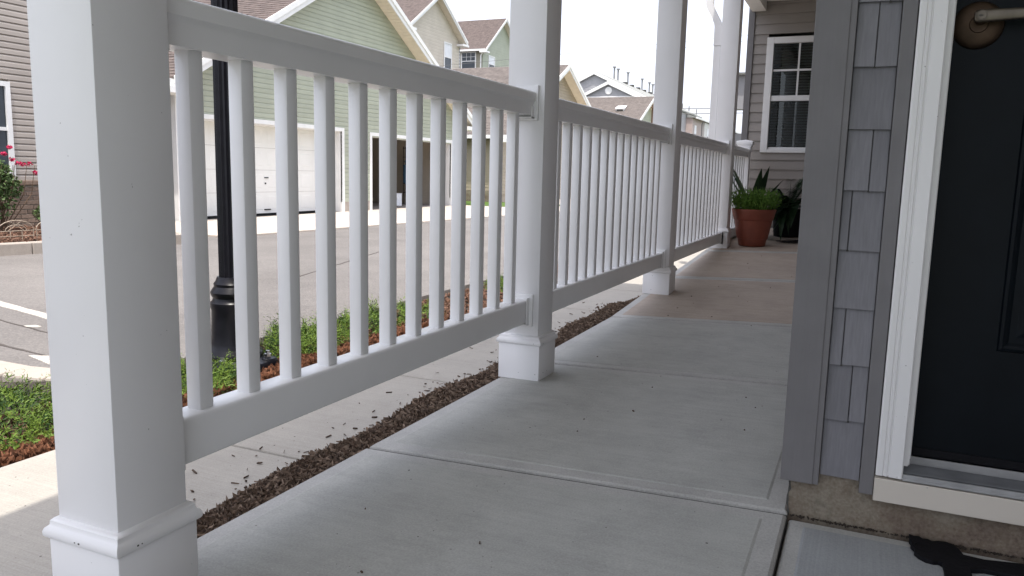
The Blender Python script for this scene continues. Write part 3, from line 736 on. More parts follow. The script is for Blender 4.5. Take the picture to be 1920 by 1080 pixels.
juniper('j', 'juniper partly hidden behind the near porch post', (-2.62, 2.02, BZ), (.18, .15), .13, 500, 7)
def npos():
    k = random.choice([(1.62,.36),(1.45,.2),(2.28,.2),(3.0,.3),(3.55,.35),(2.7,.2)]); y = random.gauss(k[0], k[1]*.8)
    return (-2.225 - abs(random.gauss(0, .055)), y, -0.088+rnd(0, .025))
random.seed(21)
obj('dead_needles', chips(3600, npos, (.012, .04), (.0025, .006), (.001, .003), 0.9, 0.02), NEEDLE, kind='stuff')
def bpos():
    y = rnd(1.0, 7.5); return (rnd(-2.74, -2.215), y, -0.097)
obj('bed_mulch', chips(5200, bpos, (.015, .05), (.005, .014), (.002, .006), .5, .018), CHIPR, kind='stuff')

# ------------------------------------------------------------------ doormat
mat_ = thing('doormat', (.6, 1.55, 0), 'black rubber scrollwork doormat at the front door step', 'doormat')
H = .011
sc = [(.148,1.927),(.150,1.905),(.147,1.893),(.152,1.880),(.149,1.868),(.156,1.852),(.155,1.835),(.163,1.820),(.176,1.808),(.190,1.806),(.200,1.811),(.207,1.803),(.208,1.78),(.206,1.70),(.262,1.70),(.258,1.80),(.285,1.812),(1.0,1.812),(1.0,1.876),(.36,1.879),(.29,1.863),(.252,1.868),(.246,1.895),(.236,1.912),(.222,1.920),(.206,1.917),(.194,1.909),(.186,1.918),(.176,1.914),(.168,1.924),(.158,1.920)]
obj('scroll_corner', MB().prism([(x, y, .001) for x, y in sc], (0,0,H)), RUBBER, mat_, bevel=.002)
def scroll(cx, cy, r0, turns, a0, w=.012):
    return [(cx+(r0*(1-.75*k/24))*math.cos(a0+turns*6.283*k/24), cy+(r0*(1-.75*k/24))*math.sin(a0+turns*6.283*k/24), .007) for k in range(25)]
obj('border', MB().box(.206,.262,1.0,1.699,.001,H).box(.262,1.06,1.0,1.05,.001,H).box(1.001,1.06,1.05,1.88,.001,H), RUBBER, mat_, bevel=.002)
for i in range(6):
    for j in range(4):
        obj('scroll', MB().tube(scroll(.33+i*.12, 1.12+j*.18, .065, 1.4, i+j), .0062, 6), RUBBER, mat_, smooth=True)
obj('scroll', MB().tube(scroll(.178, 1.862, .026, 1.2, 2.0), .006, 6), RUBBER, mat_, smooth=True)

# ------------------------------------------------------------------ pots and plants
px, py = -.935, 7.46; pz = floor_z(px, py)
pot = thing('plant_pot', (px, py, pz), 'large terracotta pot with green grassy stalks at the porch end', 'plant pot')
obj('pot', MB().lathe((px,py,pz), [(.110,.0),(.118,.01),(.130,.062),(.1305,.066),(.136,.068),(.168,.235),(.172,.238),(.175,.242),(.195,.325),(.196,.335),(.188,.336),(.18,.30),(.02,.285)], 40), TERRA, pot, smooth=True)
obj('soil', MB().lathe((px,py,pz), [(.181,.298),(.17,.305),(.03,.31)], 24), SOIL, pot)
rg = random.Random(5); m = MB()
for _ in range(480):
    a, q = rg.uniform(0, 6.283), math.sqrt(rg.random())*.175
    p = Vector((px+q*math.cos(a), py+q*math.sin(a), pz+.30)); lean = Vector((math.cos(a)*q*1.6+rg.gauss(0,.15), math.sin(a)*q*1.6+rg.gauss(0,.15), 1)).normalized()
    h = rg.uniform(.12, .25); s = lean.orthogonal().normalized(); s = (Matrix.Rotation(rg.uniform(0,6.28),3,lean) @ s)*.0022
    e = p+lean*h; m.add([p-s, p+s, e+s*.4, e-s*.4], [(0,1,2,3)])
    for k in range(3):
        b = p+lean*h*(.4+.2*k); d = (Matrix.Rotation(rg.uniform(0,6.28),3,lean) @ s).normalized()
        m.add([b, b+d*.012+lean*.008, b+d*.02+lean*.022, b+d*.006+lean*.018], [(0,1,2,3)])
obj('stalks', m, STALK, pot)
def blade(m, base, direc, L, w, droop, n=7, curl=0):
    base, d = Vector(base), Vector(direc).normalized(); s = d.cross(Vector((0,0,1)))
    s = s.normalized() if s.length > .01 else Vector((1,0,0)); pts = []
    for i in range(n+1):
        t = i/n; p = base + d*L*t - Vector((0,0,1))*droop*t*t*L; ww = w*math.sin(math.pi*min(1, .12+.88*t)**.8)*(1 if t < .98 else .15)+.001
        pts += [p - s*ww, p - Vector((0,0,1))*ww*.35, p + s*ww]
    f = []
    for i in range(n):
        f += [(i*3,i*3+1,i*3+4,i*3+3),(i*3+1,i*3+2,i*3+5,i*3+4)]
    m.add(pts, f)
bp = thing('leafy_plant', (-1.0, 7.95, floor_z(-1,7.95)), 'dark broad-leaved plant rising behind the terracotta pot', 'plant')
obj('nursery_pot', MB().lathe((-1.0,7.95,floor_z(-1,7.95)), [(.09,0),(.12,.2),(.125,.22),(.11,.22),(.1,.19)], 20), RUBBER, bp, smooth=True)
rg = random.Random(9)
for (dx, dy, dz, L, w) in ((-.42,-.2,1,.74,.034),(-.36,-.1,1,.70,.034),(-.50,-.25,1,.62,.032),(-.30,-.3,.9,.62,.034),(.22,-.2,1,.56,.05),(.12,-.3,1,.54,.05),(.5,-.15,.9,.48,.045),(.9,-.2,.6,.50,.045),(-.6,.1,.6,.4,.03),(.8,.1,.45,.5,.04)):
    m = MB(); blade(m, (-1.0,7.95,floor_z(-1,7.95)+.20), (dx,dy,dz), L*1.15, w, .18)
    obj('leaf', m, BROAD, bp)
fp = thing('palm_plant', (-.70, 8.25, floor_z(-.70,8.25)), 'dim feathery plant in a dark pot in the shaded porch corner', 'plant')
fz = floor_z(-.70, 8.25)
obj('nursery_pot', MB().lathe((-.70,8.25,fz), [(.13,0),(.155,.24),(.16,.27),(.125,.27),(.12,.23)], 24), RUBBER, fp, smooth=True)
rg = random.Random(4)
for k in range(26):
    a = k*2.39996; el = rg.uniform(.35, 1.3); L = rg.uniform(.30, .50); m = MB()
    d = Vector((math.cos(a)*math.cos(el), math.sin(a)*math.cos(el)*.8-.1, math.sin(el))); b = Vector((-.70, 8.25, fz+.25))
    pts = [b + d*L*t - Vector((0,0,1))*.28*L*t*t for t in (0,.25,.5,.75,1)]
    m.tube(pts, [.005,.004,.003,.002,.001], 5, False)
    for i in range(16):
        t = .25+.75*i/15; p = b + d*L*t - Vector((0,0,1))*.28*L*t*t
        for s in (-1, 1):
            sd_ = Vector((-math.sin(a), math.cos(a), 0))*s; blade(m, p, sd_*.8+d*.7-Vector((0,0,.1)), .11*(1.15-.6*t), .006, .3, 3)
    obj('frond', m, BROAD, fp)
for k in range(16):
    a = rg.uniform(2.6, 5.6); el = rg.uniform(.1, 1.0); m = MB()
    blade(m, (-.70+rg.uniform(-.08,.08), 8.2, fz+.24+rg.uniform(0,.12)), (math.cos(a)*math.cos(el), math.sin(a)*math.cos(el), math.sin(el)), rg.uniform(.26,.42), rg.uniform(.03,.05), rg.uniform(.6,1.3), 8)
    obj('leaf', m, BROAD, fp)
dk = thing('leaf_debris', (-.66, 7.76, floor_z(-.66,7.76)), 'dark fallen fronds lying on the porch floor right of the pot', 'debris')
rg = random.Random(2); m = MB()
for k in range(26):
    x, y = -.62+rg.gauss(0,.07), 7.78+rg.gauss(0,.05); a = rg.uniform(-.4, .5); z = floor_z(x,y)+.004+rg.random()*.012
    d = Vector((math.cos(a), math.sin(a), 0))*rg.uniform(.04,.09); s = Vector((-math.sin(a), math.cos(a), 0))*.011
    m.prism([Vector((x,y,z))-d, Vector((x,y,z))+s, Vector((x,y,z))+d, Vector((x,y,z))-s], (0,0,.003))
obj('frond', m, RUBBER, dk)

# ------------------------------------------------------------------ house builder helpers (facade facing +X at x = X)
def side_lap(parent, mat, X, fn, z0, z1, pitch, name='siding_board', th=.014, join=False, cove=.0135, part=.70):
    """lap boards on a wall facing +X; fn(z) -> [(y0, y1, y0top, y1top)] spans"""
    J = MB(); n = int(math.ceil((z1-z0)/pitch))
    for k in range(n):
        z = z0+k*pitch; zt = z+pitch+.004
        for (a, b, at, bt) in fn(z, z+pitch):
            if b-a < .03: continue
            m = J if join else MB()
            zm = z+pitch*part; am, bm_ = a+(at-a)*part, b+(bt-b)*part
            m.add([(X-.03,a,z),(X+th,a,z),(X+th,b,z),(X-.03,b,z),(X+th,am,zm),(X+th,bm_,zm),(X-.03,at,zt),(X+th-cove,at,zt),(X+th-cove,bt,zt),(X-.03,bt,zt)],
                  [(0,3,2,1),(1,2,5,4),(4,5,8,7),(6,7,8,9),(0,6,9,3),(0,1,4,7,6),(3,9,8,5,2)])
            if not join: obj(name, m, mat, parent)
    if join: obj(name, J, mat, parent, kind='stuff')
def y_lap(parent, mat, Y, x0, x1, z0, z1, pitch, th=.012):
    J = MB()
    for k in range(int(math.ceil((z1-z0)/pitch))):
        z = z0+k*pitch; zt = min(z+pitch+.004, z1)
        J.hexa([(x0,Y-th,z),(x1,Y-th,z),(x1,Y+.03,z),(x0,Y+.03,z),(x0,Y-.001,zt),(x1,Y-.001,zt),(x1,Y+.03,zt),(x0,Y+.03,zt)])
    obj('siding_board', J, mat, parent, kind='stuff')
def cut(spans, y0, y1):
    out = []
    for (a, b, at, bt) in spans:
        if b <= y0 or a >= y1: out.append((a, b, at, bt)); continue
        if a < y0: out.append((a, y0, at, y0))
        if b > y1: out.append((y1, b, y1, bt))
    return out
def gable_roof(t, X0, X1, yc, half, ze, zp, roof, trim, soff, th=.10, fw=.20, rows=True):
    """roof with ridge along X; front rake at X0 (street side), back at X1"""
    sl = (zp-ze)/half
    for s in (-1, 1):
        P = lambda x, q, dz: (x, yc+s*q, zp - sl*q + dz)
        loop = [P(X0,0,0),P(X0,half,0),P(X1,half,0),P(X1,0,0)]
        uvf = lambda p, n: (p.x, math.hypot(p.y-yc, zp-p.z))
        m = MB()
        if rows:    # stepped shingle courses
            nrow = int(math.hypot(half, zp-ze)/.14); dq = half/nrow
            for k in range(nrow):
                q0, q1 = k*dq, (k+1)*dq
                a, b = (q0, q1)
                m.hexa([P(X0,b,-.02),P(X1,b,-.02),P(X1,a,-.02),P(X0,a,-.02),P(X0,b,.030),P(X1,b,.030),P(X1,a,.016),P(X0,a,.016)])
            o = obj('roof_shingles', m, roof, t, uv=uvf, kind='stuff')
        else:
            m.hexa([P(X0,half,-.02),P(X1,half,-.02),P(X1,0,-.02),P(X0,0,-.02),P(X0,half,.03),P(X1,half,.03),P(X1,0,.03),P(X0,0,.03)])
            obj('roof', m, roof, t, uv=uvf)
        # deck and sloped soffit
        obj('roof_deck', MB().hexa([P(X0-.03,half,-th),P(X1,half,-th),P(X1,0,-th),P(X0-.03,0,-th),P(X0-.03,half,-.022),P(X1,half,-.022),P(X1,0,-.022),P(X0-.03,0,-.022)]), JOINT, t)
        J = MB(); ns = int(half/.11)
        for k in range(ns):
            a, b = k*half/ns, (k+1)*half/ns-.012
            J.hexa([P(X0-.03,b,-th-.03),P(X0-.55,b,-th-.03),P(X0-.55,a,-th-.03),P(X0-.03,a,-th-.03),P(X0-.03,b,-th-.004),P(X0-.55,b,-th-.004),P(X0-.55,a,-th-.004),P(X0-.03,a,-th-.004)])
        obj('soffit_panel', J, soff, t, kind='stuff')
        # rake board
        obj('rake_board', MB().hexa([P(X0-.025,half,-fw),P(X0,half,-fw),P(X0,0,-fw),P(X0-.025,0,-fw),P(X0-.025,half,-.0),P(X0,half,-.0),P(X0,0,-.0),P(X0-.025,0,-.0)]), trim, t)
        obj('rake_board', MB().hexa([P(X0+.004,half,-.09),P(X0+.03,half,-.09),P(X0+.03,0,-.09),P(X0+.004,0,-.09),P(X0+.004,half,.035),P(X0+.03,half,.035),P(X0+.03,0,.035),P(X0+.004,0,.035)]), trim, t)
        # eave return and gutter
        ye = yc+s*half; ya, yb = sorted((ye-s*.02, ye+s*.10))
        obj('gutter', MB().box(X1, X0-.02, ya, yb, ze-.14, ze-.012), trim, t)
        yr0, yr1 = sorted((ye-s*.55, ye+s*.11))
        obj('eave_return', MB().box(X0-.5, X0+.031, yr0, yr1, ze-.26, ze-.145), trim, t)
def ext_window(t, X, y0, y1, z0, z1, grid=(0,0), shade=0.0, facing='x'):
    """double-hung window on a +X wall (facing='x') or a -Y wall (facing='y', y0,y1 are x)"""
    def bx(m, a0, a1, d0, d1, z0, z1):
        return m.box(X+d0, X+d1, a0, a1, z0, z1) if facing == 'x' else m.box(a0, a1, X-d1, X-d0, z0, z1)
    w = .07; m = MB()
    bx(m, y0-w, y0, 0, .045, z0-w, z1+w); bx(m, y1, y1+w, 0, .045, z0-w, z1+w); bx(m, y0, y1, 0, .045, z1, z1+w); bx(m, y0, y1, 0, .05, z0-w, z0)
    o = obj('window', m, TRIMF, t)
    zm = (z0+z1)/2
    obj('sash', bx(MB(), y0, y1, .006, .03, zm-.025, zm+.025), TRIMF, o)
    obj('pane', bx(MB(), y0, y1, .002, .008, z0, zm-.026), GLASSD, o)
    obj('pane', bx(MB(), y0, y1, .002, .010, zm+.026, z1), SHADEW if shade else GLASSD, o)
    for k in range(grid[0]):
        y = y0+(y1-y0)*(k+1)/(grid[0]+1); obj('muntin', bx(MB(), y-.011, y+.011, .0105, .022, zm+.027, z1), TRIMF, o)
    for k in range(grid[1]):
        z = zm+(z1-zm)*(k+1)/(grid[1]+1); obj('muntin', bx(MB(), y0, y1, .0108, .0215, z-.011, z+.011), TRIMF, o)
    return o

# ------------------------------------------------------------------ sage green garage house
XG = -12.05
gh = thing('garage_house', (-15, 16.8, -.27), 'sage green gabled garage house with one closed and one open white door', 'house')
yc, half, ze, zp = 16.8, 6.03, 2.36, 5.87
gable_roof(gh, -11.6, -20, yc, half, ze, zp, ROOFB, TRIMF, SOFFIT, fw=.21)
GY0, GY1 = 11.2, 22.62
D1 = (11.80, 16.36, 1.72); D2 = (17.66, 22.0, 1.68)
zw = lambda y: zp - (zp-ze)/half*abs(y-yc) - .13
def gspan(z, zt):
    sl = (zp-ze)/half
    h0, h1 = (zp-.13-z)/sl, (zp-.13-zt)/sl
    if h1 <= 0: return []
    s = [(max(GY0, yc-h0), min(GY1, yc+h0), max(GY0, yc-h1), min(GY1, yc+h1))]
    if z < D1[2]-.03: s = cut(s, D1[0], D1[1])
    if z < D2[2]-.03: s = cut(s, D2[0], D2[1])
    return s
side_lap(gh, GREEN, XG, gspan, -.02, zp-.15, .1045)
# shell behind the boards
obj('wall', MB().prism([(XG-.035,GY0,D1[2]),(XG-.035,GY1,D1[2]),(XG-.035,GY1,zw(GY1)),(XG-.035,yc,zw(yc)),(XG-.035,GY0,zw(GY0))][::-1], (-.1,0,0))
    .box(XG-.135,XG-.035,GY0,D1[0],-.3,D1[2]-.001).box(XG-.135,XG-.035,D1[1],D2[0],-.3,D1[2]-.001).box(XG-.135,XG-.035,D2[1],GY1,-.3,D1[2]-.001), DARKIN, gh)
obj('side_wall', MB().box(-19.5,XG-.137,GY0,GY0+.1,-.3,2.2).box(-19.5,XG-.137,GY1-.1,GY1,-.3,2.2).box(-19.5,-19.4,GY0+.1,GY1-.1,-.3,2.2), GREEN, gh)
obj('corner_board', MB().box(XG-.13,XG+.02,GY0-.02,GY0-.001,-.27,2.2).box(XG+.0165,XG+.0205,GY0,GY0+.09,-.27,2.2), TRIMF, gh)
obj('corner_board', MB().box(XG+.0165,XG+.0205,GY1-.09,GY1,-.27,2.2).box(XG-.13,XG+.02,GY1+.001,GY1+.02,-.27,2.2), TRIMF, gh)
obj('interior_wall', MB().box(-16.7,-16.6,D2[0]-.4,GY1-.11,-.28,2.2).box(-16.59,XG-.14,D2[0]-.5,D2[0]-.4,-.28,2.2).box(-16.59,XG-.14,GY1-.25,GY1-.12,-.28,2.2).box(-16.59,XG-.14,D2[0]-.39,GY1-.26,2.0,2.1), DARKIN, gh)
obj('foundation', MB().box(XG-.03,XG+.006,D1[1]+.09,D2[0]-.09,-.3,-.02).box(XG-.03,XG+.006,D2[1]+.09,GY1,-.3,-.02), CURBM, gh)
obj('garage_floor', MB().box(-16.6,XG-.01,D2[0]-.38,GY1-.26,-.4,-.266), GFLOOR, gh)
for (y0, y1, zt) in (D1, D2):
    obj('door_trim', MB().box(XG-.02,XG+.03,y0-.09,y0,-.27,zt+.09).box(XG-.02,XG+.03,y1,y1+.09,-.27,zt+.09).box(XG-.02,XG+.032,y0,y1,zt,zt+.09), TRIMF, gh)
    obj('door_reveal', MB().box(XG-.42,XG-.022,y0-.06,y0+.015,-.27,zt+.02).box(XG-.42,XG-.022,y1-.015,y1+.06,-.27,zt+.02).box(XG-.42,XG-.022,y0+.016,y1-.016,zt-.015,zt+.02), TRIMF, gh)
gd = obj('garage_door', MB().box(XG-.46,XG-.425,D1[0]-.05,D1[1]+.05,-.262,D1[2]+.02), GDOOR, gh)
nr, nc = 4, 8
pw, ph = (D1[1]-D1[0])/nc, (D1[2]+.25)/nr
for i in range(nr):
    for j in range(nc):
        y0, z0 = D1[0]+j*pw+.045, -.25+i*ph+.05; y1, z1 = y0+pw-.09, z0+ph-.10
        m = MB()
        for ins, dx in ((0,0),(.012,-.010),(.030,-.010),(.055,.003)):
            m.v += [(XG-.424+dx,y0+ins,z0+ins),(XG-.424+dx,y1-ins,z0+ins),(XG-.424+dx,y1-ins,z1-ins),(XG-.424+dx,y0+ins,z1-ins)]
        for k in range(3):
            for q in range(4): m.f.append((k*4+q, k*4+(q+1)%4, (k+1)*4+(q+1)%4, (k+1)*4+q))
        m.f.append((12,13,14,15)); obj('door_panel', m, GDOOR, gd)
for i in range(1, nr): obj('section_joint', MB().box(XG-.4245,XG-.4225,D1[0],D1[1],-.25+i*ph-.0045,-.25+i*ph+.0045), SEAM, gd)
obj('door_seal', MB().box(XG-.45,XG-.418,D1[0],D1[1],-.268,-.235), RUBBER, gd)
obj('door_handle', MB().box(XG-.424,XG-.405,14.05,14.17,.555,.575).box(XG-.424,XG-.415,14.06,14.10,.42,.455), BLACKM, gd)
obj('door_handle', MB().box(XG-.424,XG-.40,14.03,14.22,-.165,-.14), BLACKM, gd)
# things inside the open garage
sh = thing('garage_shelf', (-16.3, 20.0, 1.1), 'dark wall shelf on the back wall of the open garage', 'shelf')
obj('board', MB().box(-16.58,-16.2,19.9+5,26.1,1.0,1.04).box(-16.58,-16.2,24.9,26.1,1.25,1.28), BLACKM, sh) if False else obj('board', MB().box(-16.58,-16.25,20.1,22.2,1.02,1.06).box(-16.58,-16.25,20.1,22.2,1.32,1.36), BLACKM, sh)
for k in range(5): obj('tool', MB().box(-16.5,-16.3,20.3+k*.36,20.5+k*.36,1.062,1.15+.1*(k%2)), BLACKM if k % 2 else TWIG, sh)
wb = thing('white_box', (-13.1, 20.3, -.266), 'small white box on the floor inside the open garage', 'box')
obj('carton', MB().box(-13.25,-12.9,20.10,20.52,-.266,.10), SHADEW, wb, bevel=.01)
obj('flap', MB().box(-13.26,-12.89,20.09,20.31,.102,.112).box(-13.26,-12.89,20.315,20.53,.102,.112), SHADEW, wb)
ch = thing('folding_chair', (-13.4, 18.35, -.266), 'thin metal chair inside the garage left of the opening', 'chair')
for (x, y) in ((-13.2,18.3),(-13.2,18.8),(-13.7,18.3),(-13.7,18.8)): obj('leg', MB().tube([(x,y,-.266),(x-.03,y,.20 if x > -13.5 else .62)], .016, 6), STEEL, ch)
obj('seat', MB().box(-13.75,-13.18,18.26,18.84,.20,.235), SHADEW, ch, bevel=.01)
obj('backrest', MB().box(-13.77,-13.74,18.28,18.82,.38,.62), BLACKM, ch, bevel=.008)
bk = thing('wall_rack', (-16.3, 21.9, .9), 'wire rack with a hanging blue jacket and dark helmet in the garage', 'rack')
m = MB()
for k in range(6): m.tube([(-13.6,21.72+.12*k,-.26),(-13.6,21.72+.12*k,1.55)], .012, 5)
for k in range(6): m.tube([(-13.6,21.70,.1+k*.28),(-13.6,22.34,.1+k*.28)], .012, 5)
obj('wire_frame', m, BLACKM, bk)
jk = thing('jacket', (-13.5, 21.8, .6), 'blue jacket hanging on the wire rack in the garage', 'jacket')
obj('body', MB().prism([(-13.55,21.62,.98),(-13.55,21.8,1.02),(-13.55,21.98,.96),(-13.55,22.0,.45),(-13.55,21.82,.30),(-13.55,21.60,.42)], (.1,0,0)), BLUE, jk, bevel=.03)
obj('hood', MB().lathe((-13.5,21.80,1.0), [(.03,0),(.09,.03),(.10,.09),(.06,.14),(.01,.15)], 12), BLUE, jk, smooth=True)
hm = thing('helmet', (-13.4, 22.02, .35), 'round dark helmet hanging beside the blue jacket', 'helmet')
obj('shell', MB().lathe((-13.42,22.04,.30), [(.12,0),(.15,.07),(.14,.16),(.09,.22),(.02,.24)], 16), BLACKM, hm, smooth=True)
obj('strap', MB().tube([(-13.42,21.93,.31),(-13.42,22.0,.20),(-13.42,22.08,.20),(-13.42,22.15,.31)], .012, 6), BLACKM, hm)
tb = thing('wooden_panel', (-15, 20.6, -.2), 'brown wooden panel leaning inside the garage behind the white box', 'panel')
obj('board', MB().hexa([(-14.6,20.5,-.266),(-14.55,20.5,-.266),(-14.55,21.3,-.266),(-14.6,21.3,-.266),(-14.9,20.5,.75),(-14.85,20.5,.75),(-14.85,21.3,.75),(-14.9,21.3,.75)]), TWIG, tb, bevel=.006)
obj('batten', MB().hexa([(-14.54,20.6,-.1),(-14.51,20.6,-.1),(-14.51,21.2,-.1),(-14.54,21.2,-.1),(-14.57,20.6,-.02),(-14.54,20.6,-.02),(-14.54,21.2,-.02),(-14.57,21.2,-.02)]), TWIG, tb)

# ------------------------------------------------------------------ second and third garage houses along the street
def garage_house(Yc, half, ze, zp, wallm, label, roof, boxm=None):
    t = thing('garage_house', (-15, Yc, -.27), label, 'house')
    gable_roof(t, -11.6, -20, Yc, half, ze, zp, roof, TRIMF, SOFFIT, fw=.20)
    a, b = Yc-half+.35, Yc+half-.35; sl = (zp-ze)/half
    def sp(z, zt):
        h0, h1 = (zp-.13-z)/sl, (zp-.13-zt)/sl
        return [] if h1 <= 0 else [(max(a, Yc-h0), min(b, Yc+h0), max(a, Yc-h1), min(b, Yc+h1))]
    side_lap(t, wallm, XG, sp, .02, zp-.15, .115, join=True)
    y_lap(t, wallm, a, -19.5, XG-.031, .15, ze-.16, .115)
    obj('wall', MB().prism([(XG-.035,a+.04,-.3),(XG-.035,b,-.3),(XG-.035,b,ze),(XG-.035,Yc,zp-.15),(XG-.035,a+.04,ze)][::-1], (-7.4,0,0)), wallm, t)
    obj('corner_board', MB().box(XG-.10,XG+.02,a-.03,a+.09,-.1,ze-.2), TRIMF, t)
    obj('foundation', MB().box(-19.5,XG+.005,a-.02,a+.02,-.4,.15), FOUND, t)
    v = obj('roof_vent', MB().hexa([(-13.3,Yc-1.9,zp-sl*1.9),(-12.85,Yc-1.9,zp-sl*1.9),(-12.85,Yc-1.5,zp-sl*1.5),(-13.3,Yc-1.5,zp-sl*1.5),(-13.35,Yc-2.0,zp-sl*1.9+.16),(-12.8,Yc-2.0,zp-sl*1.9+.16),(-12.8,Yc-1.45,zp-sl*1.5+.14),(-13.35,Yc-1.45,zp-sl*1.5+.14)]), TRIMF, t)
    obj('vent_mouth', MB().box(-13.25,-12.9,Yc-1.96,Yc-1.905,zp-sl*1.9+.02,zp-sl*1.9+.14), JOINT, v)
    d = obj('downspout', MB().tube([(XG+.06,a-.06,ze-.15),(XG+.06,a-.06,-.1)], .04, 8), TRIMF, t)
    return t
garage_house(31.3, 6.0, 2.12, 5.25, BROWNS, 'tan sided garage house just beyond the green one, white vent on its roof', ROOFR)
garage_house(45.5, 6.0, 2.3, 5.32, GREEN, 'farther garage house with a pale green gable and a black-mouthed roof vent', ROOFR)

# ------------------------------------------------------------------ beige tall house and far green house behind the garages
bh = thing('row_house', (-25, 38.2, -.3), 'tall beige house with a white gable behind the green garage', 'house')
gable_roof(bh, -21.55, -32, 38.15, 3.1, 8.1, 10.18, ROOFB, TRIMF, SOFFIT, fw=.2)
def bsp(z, zt):
    sl = (10.18-8.1)/3.1; h0, h1 = (10.05-z)/sl, (10.05-zt)/sl
    return [] if h1 <= 0 else [(max(35.3, 38.15-h0), min(41.08, 38.15+h0), max(35.3, 38.15-h1), min(41.08, 38.15+h1))]
side_lap(bh, BEIGE, -22.0, bsp, -.3, 10.0, .17, th=.03, join=True)
obj('wall', MB().prism([(-22.035,35.3,-.3),(-22.035,41.08,-.3),(-22.035,41.08,8.0),(-22.035,38.15,9.95),(-22.035,35.3,8.0)][::-1], (-9,0,0)), BEIGE, bh)
obj('corner_board', MB().box(-22.1,-21.97,41.0,41.14,-.3,7.85), TRIMF, bh)
ext_window(bh, -21.962, 39.25, 40.0, 6.35, 7.8, shade=1)
fh = thing('row_house', (-30, 56.8, -.3), 'far pale green house with brown roof and grid window, right of the beige one', 'house')
gable_roof(fh, -26.3, -38, 56.8, 3.55, 9.75, 12.5, ROOFB, TRIMF, SOFFIT, fw=.22)
def fsp(z, zt):
    sl = (12.5-9.75)/3.55; h0, h1 = (12.35-z)/sl, (12.35-zt)/sl
    return [] if h1 <= 0 else [(max(53.6, 56.8-h0), min(60, 56.8+h0), max(53.6, 56.8-h1), min(60, 56.8+h1))]
side_lap(fh, GREEN, -26.75, fsp, -.3, 12.3, .19, th=.03, join=True)
y_lap(fh, OLIVE, 53.6, -38, -26.79, -.3, 9.6, .13)
obj('wall', MB().prism([(-26.785,53.64,-.3),(-26.785,60,-.3),(-26.785,60,9.7),(-26.785,56.8,12.2),(-26.785,53.64,9.7)][::-1], (-11,0,0)), OLIVE, fh)
ext_window(fh, 53.59, -28.45, -27.35, 8.35, 9.55, (2,1), 0, 'y')
ext_window(fh, -26.712, 54.55, 55.5, 8.3, 9.4, shade=1)
obj('downspout', MB().tube([(-26.65,53.45,9.6),(-26.85,53.5,9.3),(-26.85,53.5,0)], .05, 8), TRIMF, fh)

# ------------------------------------------------------------------ grey gabled terrace with vent pipes (gables face the camera side)
gt = thing('grey_terrace', (-26, 78, -.3), 'distant slate grey house with two white-edged gables and a row of vent pipes', 'house')
def gable_y(t, Y, xc, half, ze, zp, wallm, fw=.3, depth=1.0, roof=ROOFG, XR=None):
    sl = (zp-ze)/half
    obj('gable_wall', MB().prism([(xc-half+.2,Y,-.3),(xc+half-.2,Y,-.3),(xc+half-.2,Y,ze-.05),(xc,Y,zp-.2),(xc-half+.2,Y,ze-.05)], (0,depth,0)), wallm, t)
    y_lap(t, wallm, Y-.012, xc-half*.25, xc+half*.25, ze, ze+.01, .2) if False else None
    J = MB(); n = int((zp-.25-2)/.18)
    for k in range(n):
        z = 2+k*.18; h = min(half-.2, (zp-.2-z-.18)/sl)
        if h > .05: J.hexa([(xc-h,Y-.02,z),(xc+h,Y-.02,z),(xc+h,Y-.001,z),(xc-h,Y-.001,z),(xc-h,Y-.004,z+.18),(xc+h,Y-.004,z+.18),(xc+h,Y-.001,z+.18),(xc-h,Y-.001,z+.18)])
    obj('siding_board', J, wallm, t, kind='stuff')
    for s in (-1, 1):
        P = lambda q, y, dz: (xc+s*q, y, zp-sl*q+dz)
        obj('rake_board', MB().hexa([P(half,Y-.3,-fw),P(0,Y-.3,-fw),P(0,Y-.26,-fw),P(half,Y-.26,-fw),P(half,Y-.3,.02),P(0,Y-.3,.02),P(0,Y-.26,.02),P(half,Y-.26,.02)]), TRIMF, t)
        obj('roof', MB().hexa([P(half,Y-.25,-.1),P(0,Y-.25,-.1),P(0,Y+depth,-.1),P(half,Y+depth,-.1),P(half,Y-.25,.05),P(0,Y-.25,.05),P(0,Y+depth,.05),P(half,Y+depth,.05)]), roof, t, uv=lambda p, n: (p.y, math.hypot(p.x-xc, p.z-zp)))
gable_y(gt, 78.0, -26.2, 5.6, 8.5, 11.15, SLATE, depth=28)
gable_y(gt, 77.0, -24.35, 3.6, 8.35, 10.0, SLATE, depth=1.2)
m = MB(); n = 24
for r, d in ((.36,0),(.36,.05),(.27,.06)):
    for k in range(n): m.v.append((-24.35+r*math.cos(6.2832*k/n), 76.96-d, 9.1+r*math.sin(6.2832*k/n)))
for i in range(2):
    for k in range(n): m.f.append((i*n+k, i*n+(k+1)%n, (i+1)*n+(k+1)%n, (i+1)*n+k))
m.f.append(tuple(2*n+k for k in range(n))); obj('round_vent', m, TRIMF, gt)
obj('trim_band', MB().box(-27.8,-20.9,76.93,76.97,8.45,8.56), TRIMF, gt)
for (y, h) in ((84.3, 1.2), (85.7, 1.15), (89.6, 1.25), (95.8, 1.25), (99.3, 1.2), (101.0, 1.15)):
    zb_ = 11.1; xp = -26.1
    v = obj('vent_pipe', MB().tube([(xp,y,zb_-.1),(xp,y,zb_+h)], .10, 8), PIPEM, gt)
    obj('pipe_cap', MB().lathe((xp,y,zb_+h), [(.11,.0),(.2,.01),(.2,.14),(.08,.16)], 10), PIPEM, v)
for k in range(7):
    y = 86+k*2.7; obj('roof_vent', MB().box(-25.6,-25.2,y,y+.5,10.7,10.98), JOINT, gt)

